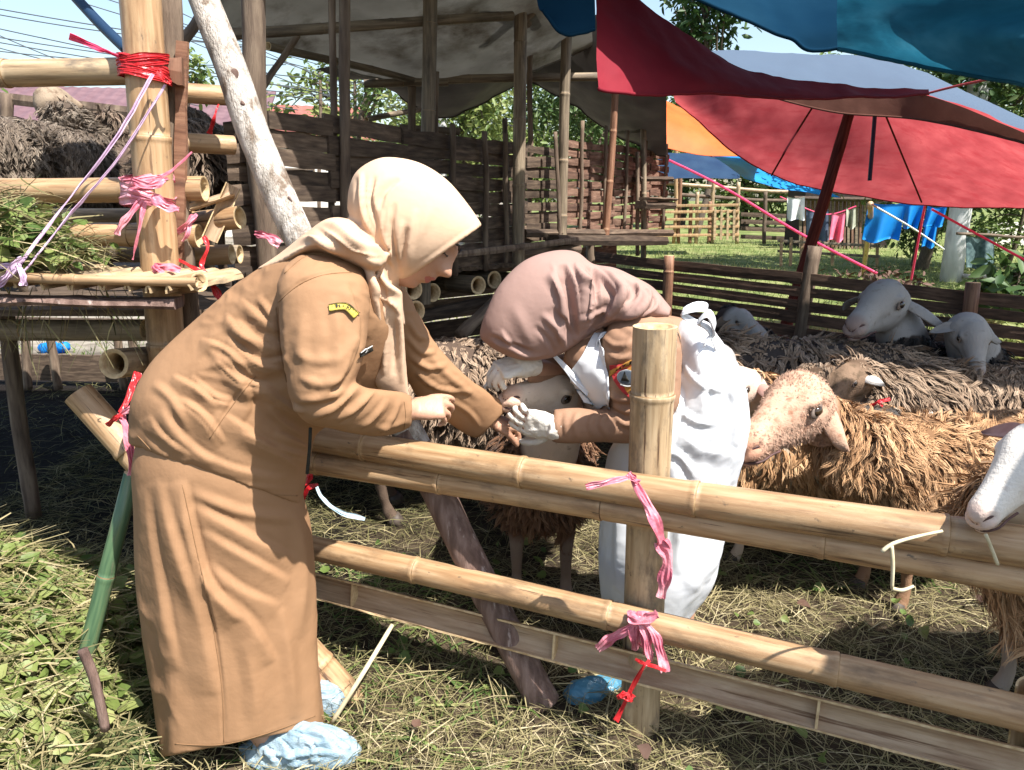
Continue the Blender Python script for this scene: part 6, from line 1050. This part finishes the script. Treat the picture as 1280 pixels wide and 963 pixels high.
# ------------------------------------------------------------------ trees and shrubs
def tree(base, h, cr, label, name='tree', n=2600, leaf=.12, m='leaf', seed=1, trunk_r=.12, limbs=7, hollow=.35, group='trees and shrubs behind the pens', cz=None, tone=.5):
    base = np.asarray(base, float); g = np.random.default_rng(seed); root = thing(name, base, label, 'tree' if 'tree' in name else 'shrub', group)
    top = base+np.array([g.normal(0, .03)*h, g.normal(0, .03)*h, h*.8]); tm = M(); path = catmull([base-[0, 0, .1], base+(top-base)*.4+g.normal(0, .04*h, 3)*[1, 1, 0], top], 12); tm.tube(path, np.linspace(trunk_r, trunk_r*.35, 12), 9); tm.build('trunk', MT['bark'], root)
    cen = base+np.array([0, 0, cz if cz else h-cr[2]]); L = []; lm = M(); cl = []
    for i in range(limbs):
        d = unit(g.normal(0, 1, 3)*[1, 1, .7]+[0, 0, .25]); e = cen+d*np.array(cr)*g.uniform(.55, .95); s = path[g.integers(4, 11)]; lm.tube(catmull([s, (s+e)/2+[0, 0, .08*h], e], 7), np.linspace(trunk_r*.4, trunk_r*.08, 7), 6); cl.append(e)
    cl += [cen+unit(g.normal(0, 1, 3))*np.array(cr)*g.random()**.4 for _ in range(limbs*3)]
    b = lm.build('limbs', MT['bark'], root); b['kind'] = 'stuff'
    c = np.array(cl)[g.integers(0, len(cl), n)]; off = g.normal(0, 1, (n, 3)); off = off/np.linalg.norm(off, axis=1, keepdims=True)*(g.random((n, 1))**.5)*np.array(cr)*g.uniform(.30, .48, (n, 1)); p = c+off
    p[:, 2] = np.maximum(p[:, 2], base[2]+.03); keep = noise(p, 1.6/max(cr), seed, 2) > -.55+hollow*.5; p, off = p[keep], off[keep]
    leaf_cloud('crown', p, unit(off)*.6+[0, -.1, .7], leaf, m, seed+1, tone+.3*noise(p, 2.2/max(cr), seed+2, 2)+g.normal(0, .12, len(p)), False, 'stuff', root)
    return root
def tb(px, Y): q = at(px, Y, 0); return np.array([q[0], Y, float(gz(q[0], Y))])
tree(tb(1150, 14), 4.6, (2.2, 1.6, 1.7), 'dense green tree above the blue tent top, left of the concrete pole', n=8000, leaf=.14, seed=2, tone=.55)
tree(tb(1270, 12), 4.4, (1.9, 1.5, 1.8), 'dense dark tree at the right edge above the tent', n=7000, leaf=.13, seed=3, m='leaf_dark', tone=.6)
tree(tb(868, 24), 8.2, (1.3, 1.2, 1.5), 'tall thin tree with airy crown in the sky between the tarpaulins', n=2000, leaf=.26, seed=4, trunk_r=.12, limbs=12, hollow=.7, tone=.35, m='leaf_dark')
tree(tb(590, 15), 4.6, (1.5, 1.2, 1.6), 'light green tree seen through the gap under the dark tarpaulin', n=5200, leaf=.13, seed=5, tone=.72)
tree(tb(470, 17), 5.2, (1.5, 1.2, 1.4), 'sparse tree seen left of the dark hanging tarpaulin', n=2200, leaf=.13, seed=6, hollow=.7, tone=.5)
tree(tb(735, 16), 4.0, (1.8, 1.2, 1.2), 'dark tree behind the brown woven wall', n=3600, leaf=.14, seed=7, m='leaf_dark', tone=.7)
tree(tb(690, 19), 4.2, (2.2, 1.2, 1.6), 'green tree beyond the gap between barn and woven wall', n=3600, leaf=.15, seed=8, tone=.55)
tree(tb(245, 16), 4.1, (.6, .6, .6), 'small green treetop right of the corner post', n=700, leaf=.14, seed=9, tone=.6)
tree(tb(20, 11), 2.7, (.8, .6, .7), 'thin leafy bush at the left edge behind the pen', name='shrub', n=420, leaf=.13, seed=10, hollow=.8, limbs=9)
tree(tb(425, 22), 5.0, (2.2, 1.2, 1.7), 'yellowish bush low behind the slatted barn', n=900, leaf=.26, seed=11, tone=.75)
for i, (px, Y, h, c, t) in enumerate(((1040, 30, 5.6, (4, 2, 2.3), .5), (930, 32, 5.0, (3.5, 2, 2.3), .6), (850, 34, 6.0, (3, 2, 2.6), .4), (1180, 28, 5.5, (3.5, 2, 2.4), .5), (760, 33, 5.2, (3.5, 2, 2.4), .55), (620, 34, 4.6, (3.5, 2, 2.2), .6), (330, 36, 4.6, (3.5, 2, 2.2), .6), (520, 33, 4.6, (3.2, 2, 2.2), .5))):
    tree(tb(px, Y), h, c, ['broad dark tree far behind the clothes line', 'bushy tree far behind the orange roof', 'tall dark tree far behind the woven wall end', 'broad tree far behind the concrete pole', 'bushy tree far behind the brown woven wall', 'bushy tree far behind the barn gap', 'low tree far off above the barn left wall', 'bushy tree far off behind the barn posts'][i], n=2200, leaf=.34, seed=40+i, m='leaf' if i % 2 else 'leaf_dark', tone=t, trunk_r=.2)
tree(tb(1140, 14.5), 1.6, (.9, .6, .7), 'leafy shrub left of the concrete pole', name='shrub', n=1100, leaf=.12, seed=12, tone=.5, trunk_r=.05)
tree(tb(1255, 14), 1.7, (1.0, .7, .75), 'round leafy shrub right of the concrete pole', name='shrub', n=1500, leaf=.12, seed=13, tone=.5, trunk_r=.05)
tree(tb(1262, 8.6), .72, (.5, .4, .34), 'low shrub with broad dark leaves at the right edge', name='shrub', n=260, leaf=.24, seed=14, m='leaf_dark', tone=.65, trunk_r=.03)
tree(tb(1085, 9.5), .5, (.7, .4, .25), 'dry reddish weed clump in front of the bright blue sheet', name='shrub', n=420, leaf=.09, seed=15, m='leaf_brown', tone=.7, trunk_r=.02, hollow=.7)
tree(tb(1235, 7.2), .3, (.6, .35, .2), 'light green weeds at the foot of the concrete pole', name='shrub', n=600, leaf=.09, seed=16, tone=.8, trunk_r=.02)
tree(tb(1275, 4.6), .62, (.25, .25, .3), 'bright green weeds showing behind the slat fence at right', name='shrub', n=420, leaf=.09, seed=17, tone=.85, trunk_r=.015)

# ------------------------------------------------------------------ far things
MT['concrete'] = mat('concrete', [(.42, .42, .41), (.55, .55, .54)], (3, 3, 1), 5, 6, .8, .002, 30, stain=((.3, .29, .28), 2, .55, .7))
b = gp(1188, 352); b[1] = b[1]; o = pole('utility_pole', b-[0, 0, .2], b+np.array([.05, 0, 8.6]), .165, .12, None, 'concrete', n=10, seg=20, wob=.001, lump=.01); tag(o, 'pale round concrete pole standing beyond the fence at right', 'utility pole')
MT['roof_purple'] = mat('roof_purple', [(.12, .065, .07), (.17, .10, .105)], (1, 1, 1), 4, 4, .5, .002, 20); MT['plaster'] = mat('plaster', [(.55, .52, .46), (.66, .62, .55)], (1, 1, 1), 3, 5, .85, .002, 20); MT['roof_red'] = mat('roof_red', [(.22, .07, .055), (.30, .11, .08)], (1, 1, 1), 4, 4, .6, .002, 20)
def house(x0, x1, Y, ytop, yeave, label, rm, tilt):
    a = P(x0, yeave, Y); c = P(x1, yeave+tilt, Y+2); root = thing('house', (*((a+c)/2)[:2], .2), label, 'house', 'houses beyond the left pen')
    d = unit((c-a)*[1, 1, 0]); nrm = np.array([-d[1], d[0], 0]); L = np.linalg.norm((c-a)[:2]); hz = P((x0+x1)/2, ytop, Y+3.5)[2]; ez = a[2]
    R = []
    for s in np.linspace(0, L, int(L/.18)):
        k = .025*(int(s/.18) % 2); A = a+d*s; R.append([A+[0, 0, k], A+nrm*3.5+[0, 0, hz-ez+k], A+nrm*3.5+[0, 0, hz-ez-.06], A+[0, 0, -.06]])
    M().grid(np.array(R), True, True, True).build('roof', MT[rm], root, False)
    w = M().box((a+c)/2*[1, 1, 0]+nrm*1.9+[0, 0, ez/2+.1], (L*.94, 2.8, ez-.1), np.stack([d, nrm, [0, 0, 1]], 1)); w.build('wall', MT['plaster'], root, False)
    for t in (.25, .6):
        c0 = a+d*L*t+nrm*.48; c0 = np.array([c0[0], c0[1], ez*.55]); f = M()
        rot = np.stack([d, nrm, [0, 0, 1]], 1)
        for dx, dz, sx, sz in ((-.5, 0, .07, 1.07), (.5, 0, .07, 1.07), (0, .5, 1.0, .07), (0, -.5, 1.0, .07)): f.box(c0+d*dx+np.array([0, 0, dz]), (sx, .06, sz), rot)
        V, F = f.arrays(); fo = link_mesh('window', V, F, MT['bark'], root, False); M().box(c0, (.96, .02, .96), rot).build('pane', MT['tarp_navy'], fo, False)
    return root
house(-260, 330, 22, 104, 150, 'low house with a purple-brown metal roof beyond the left pen', 'roof_purple', 14)
house(215, 470, 27, 128, 168, 'house with a dull red roof between corner post and barn', 'roof_red', 4)
# power lines across the pale sky
MT['cable'] = mat('cable', [(.05, .06, .07), (.08, .09, .10)], (1, 1, 1), 5, 2, .6)
cab = [((-20, 8), (330, 62)), ((-20, 15), (200, 48)), ((-20, 32), (430, 122)), ((-20, 44), (330, 92)), ((-20, 50), (345, 106)), ((-20, 62), (200, 80)), ((-20, 36), (140, 100)), ((-20, 55), (210, 110)), ((60, -10), (380, 84)), ((-20, 70), (300, 110)), ((100, -12), (430, 90)), ((150, -20), (520, 150)), ((330, 70), (520, 128)), ((330, 90), (500, 150)), ((540, 140), (1000, 180)), ((560, 110), (900, 190))]
for i, (a, b) in enumerate(cab):
    A = P(a[0], a[1], 16+.3*i); B = P(b[0], b[1], 17+.3*i); d = B-A; A2_ = A-d*.8; B2_ = B+d*.8; t = np.linspace(0, 1, 24); pth = A2_+(B2_-A2_)*t[:, None]; pth[:, 2] += .25*((2*t-1)**2-.15)
    tag(M().tube(pth, .011, 4).build('power_line', MT['cable']), ['topmost left cable, falling from the left edge to the corner post top', 'second cable from the top at the left edge, short and steep', 'long cable from the left edge passing above the red plastic strip', 'fourth cable down from the top at the left edge', 'fifth cable down at the left edge, meeting the barn roof', 'flat cable ending behind the corner post above the beam', 'steep cable dropping left of the corner post to the pen beam', 'cable crossing the steep one low over the pen beam', 'cable entering at the top edge left of the dark strap', 'lowest left cable, just above the pen beam', 'cable entering at the top edge near the dark strap foot', 'cable entering at the top edge near the corner post', 'cable between prop log and barn post, upper of two', 'cable between prop log and barn post, lower of two', 'lower cable across the green gap under the dark tarpaulin', 'upper cable across the green gap under the dark tarpaulin'][i], 'cable', 'overhead cables in the sky')
# far pens
far = thing('far_pen', tuple(gp(870, 306)), 'far bamboo pen under the orange tarpaulin roof', 'animal pen')
def fpost(px, y0, y1, r, m='bamboo_brown', Y=None):
    b = gp(px, y0); Y = b[1]; t = P(px+(y0-y1)*.03, y1, Y); pole('post', b, t, r, None, far, m)
for px, y1, m in ((808, 188, 'bamboo_brown'), (824, 196, 'bamboo'), (842, 150, 'bamboo'), (848, 196, 'bamboo_brown'), (862, 255, 'bamboo_brown'), (870, 240, 'bamboo_pale'), (886, 252, 'bamboo_brown'), (890, 225, 'bamboo_pale'), (921, 228, 'bamboo_pale'), (955, 240, 'wood_dark'), (1000, 245, 'wood_dark')): fpost(px, 305, y1, .05, m)
Yf = gp(870, 305)[1]
for i, y in enumerate((257, 265, 274, 284, 294)): plank('slat', P(806, y+random.uniform(-1, 1), Yf-.1), P(924, y+random.uniform(-1, 1), Yf-.1), .07, .03, far, 'bamboo', n=4)
for px in (893, 901, 909, 917): plank('slat', P(px, 300, Yf-.15), P(px+1, 262, Yf-.15), .06, .03, far, 'bamboo_pale', up=(1, 0, 0), n=4)
for y in (228, 240): pole('beam', P(806, y, Yf), P(1010, y+12, Yf+.5), .05, None, far, 'bamboo_pale' if y == 228 else 'wood_dark')
for i, y in enumerate((268, 277, 286, 296, 306)): plank('slat', P(926, y, Yf+.3), P(1000, y+3, Yf+.6), .11, .03, far, 'slat', n=4)
shed = thing('far_shed', tuple(gp(1040, 318)), 'far dark shed with upright laths behind the clothes line', 'shed'); Ys = gp(1040, 318)[1]+1.5
for px in range(1000, 1092, 5): plank('lath', P(px, 318, Ys), P(px+1, 248, Ys), .055, .03, shed, 'slat_red' if px % 2 else 'bamboo_grey', up=(1, 0, 0), n=3)
M().box(P(1045, 282, Ys+.9), (2.1, 1.2, 1.9)).build('wall', MT['dark'], shed, False); plank('roof_edge', P(990, 248, Ys-.1), P(1100, 250, Ys-.1), .1, .3, shed, 'slat')
ff = thing('lath_fence', tuple(gp(1040, 334)), 'low lath fence in front of the clothes line', 'fence'); Y2 = gp(1040, 332)[1]
for y in (303, 316): plank('rail', P(972, y-2, Y2), P(1100, y+5, Y2-.2), .05, .03, ff, 'bamboo_grey', n=4)
for px in (976, 988, 1001, 1040, 1080, 1096): plank('lath', P(px, 334, Y2-.05), P(px+1, 297, Y2-.05), .05, .03, ff, 'bamboo', up=(1, 0, 0), n=3)
fp = M(); pole('fence_post', gp(1078, 345), P(1088, 255, 9.6), .035, None, None, 'bamboo'); 
o = bpy.data.objects[-1] if 0 else [q for q in COL.objects if q.name.startswith('fence_post')][-1]; tag(o, 'slim yellow bamboo holding up the left side of the bright blue sheet', 'pole')
def cloth(name, px0, px1, y0, y1, Y, m, label, cat, seed, skew=0, sh=0):
    R = []
    for v in np.linspace(0, 1, 12):
        R.append([P(px0+(px1-px0)*u+skew*v+sh*v*(u-.5), y0+(y1-y0)*v*(1+.06*math.sin(u*7+seed))+2*math.sin(u*3.14), Y+.07*math.sin(u*9+seed+v*1.5)*(.3+v)) for u in np.linspace(0, 1, 16)])
    R = np.array(R); b = R+np.array([0, .012, 0]); V = np.concatenate([R.reshape(-1, 3), b.reshape(-1, 3)]); i = np.arange(192).reshape(12, 16); F = [(i[a, c], i[a, c+1], i[a+1, c+1], i[a+1, c]) for a in range(11) for c in range(15)]; F += [tuple(q+192 for q in f[::-1]) for f in F]
    ring = list(i[0])+list(i[1:, -1])+list(i[-1, -2::-1])+list(i[-2:0:-1, 0]); F += [(ring[k], ring[(k+1) % len(ring)], ring[(k+1) % len(ring)]+192, ring[k]+192) for k in range(len(ring))]
    return tag(link_mesh(name, V, F, MT[m]), label, cat)
MT['cloth_pink'] = mat('cloth_pink', [(.60, .10, .17), (.72, .18, .26)], (1, 1, 1), 9, 4, .8); MT['cloth_denim'] = mat('cloth_denim', [(.03, .045, .08), (.10, .13, .18)], (1, 1, 1), 6, 4, .9); MT['cloth_white'] = mat('cloth_white', [(.42, .43, .42), (.62, .62, .6)], (1, 1, 1), 6, 4, .9); MT['cloth_olive'] = mat('cloth_olive', [(.22, .23, .17), (.34, .35, .27)], (1, 1, 1), 6, 4, .9); MT['net'] = mat('dark_net', [(.02, .04, .045), (.06, .10, .10), (.13, .18, .18)], (1, 1, 1), 16, 5, .8)
rope('clothes_line', [(975, 246, 12.1), (1030, 268, 12), (1070, 258, 12)], .010, 'hotpink', 'thin pink clothes line between the far pens', 'clothes line')
cloth('shirt', 984, 1006, 246, 274, 12, 'cloth_white', 'grey-white shirt hung on the clothes line', 'shirt', 1); cloth('trousers', 1008, 1036, 262, 299, 12.1, 'cloth_denim', 'dark blue jeans hung on the clothes line', 'trousers', 2); cloth('towel', 1040, 1057, 266, 300, 11.9, 'cloth_pink', 'bright pink towel hung on the clothes line', 'towel', 3, -3); cloth('towel', 1058, 1070, 260, 284, 12, 'cloth_olive', 'olive grey cloth hung right of the pink towel', 'cloth', 4); cloth('shirt', 1024, 1034, 248, 262, 12.2, 'patch_red', 'small red and dark garment at the top of the clothes line', 'shirt', 5)
cloth('blue_sheet', 1086, 1132, 254, 300, 10, 'tarp_cyan', 'bright blue plastic sheet hung beyond the fence, left half', 'sheet', 6, -8); cloth('blue_sheet', 1128, 1156, 254, 284, 10.1, 'tarp_cyan', 'crumpled darker blue sheet beside the bright blue one', 'sheet', 7, -4, -10); cloth('blue_sheet', 1160, 1184, 258, 282, 10, 'tarp_cyan', 'small torn light blue plastic by the concrete pole', 'sheet', 8, -6); cloth('blue_sheet', 1156, 1172, 280, 308, 10.2, 'tarp_cyan', 'narrow blue plastic strip hanging left of the concrete pole', 'sheet', 9, -4)
cloth('dark_net', 1208, 1243, 294, 336, 10.5, 'net', 'dark green net draped on a pole right of the concrete pole', 'net', 10); tag(pole('net_pole', P(1196, 292, 10.4), P(1290, 297, 10.6), .02, None, None, 'wood_dark'), 'thin pole carrying the dark green net', 'pole')
tag(pole('dead_branch', gp(1196, 352, .12), gp(1268, 362, .05), .035, .06, None, 'wood_pale', wob=.06), 'pale dead branch lying at the foot of the concrete pole', 'branch')
tag(pole('far_post', gp(815, 330), P(809, 206, 7.6), .03, None, None, 'bamboo_grey'), 'thin upright at the end of the woven wall', 'pole') if 0 else None
M_ = M().box(P(1272, 298, 20), (1.6, .2, .8)); tag(M_.build('white_wall', MT['plaster'], None, False), 'white wall piece between shrubs at the right edge', 'wall')
tag(pole('lamp_mast', tb(400, 20), P(400, 90, 20), .05, .04, None, 'wood_dark'), 'dark distant mast left of the barn posts against the sky', 'mast'); tag(pole('utility_pole', tb(553, 14.4)+[0, -.0, 0], P(553, 135, 14.4), .09, .08, None, 'concrete'), 'pale thin pole in front of the light green tree', 'utility pole')
rope('cord', [(88, -10, 2.6), (125, 30, 2.5), (158, 62, 2.4)], .016, 'tarp_navy', 'dark blue strap slanting from the sky to the corner post', 'strap')
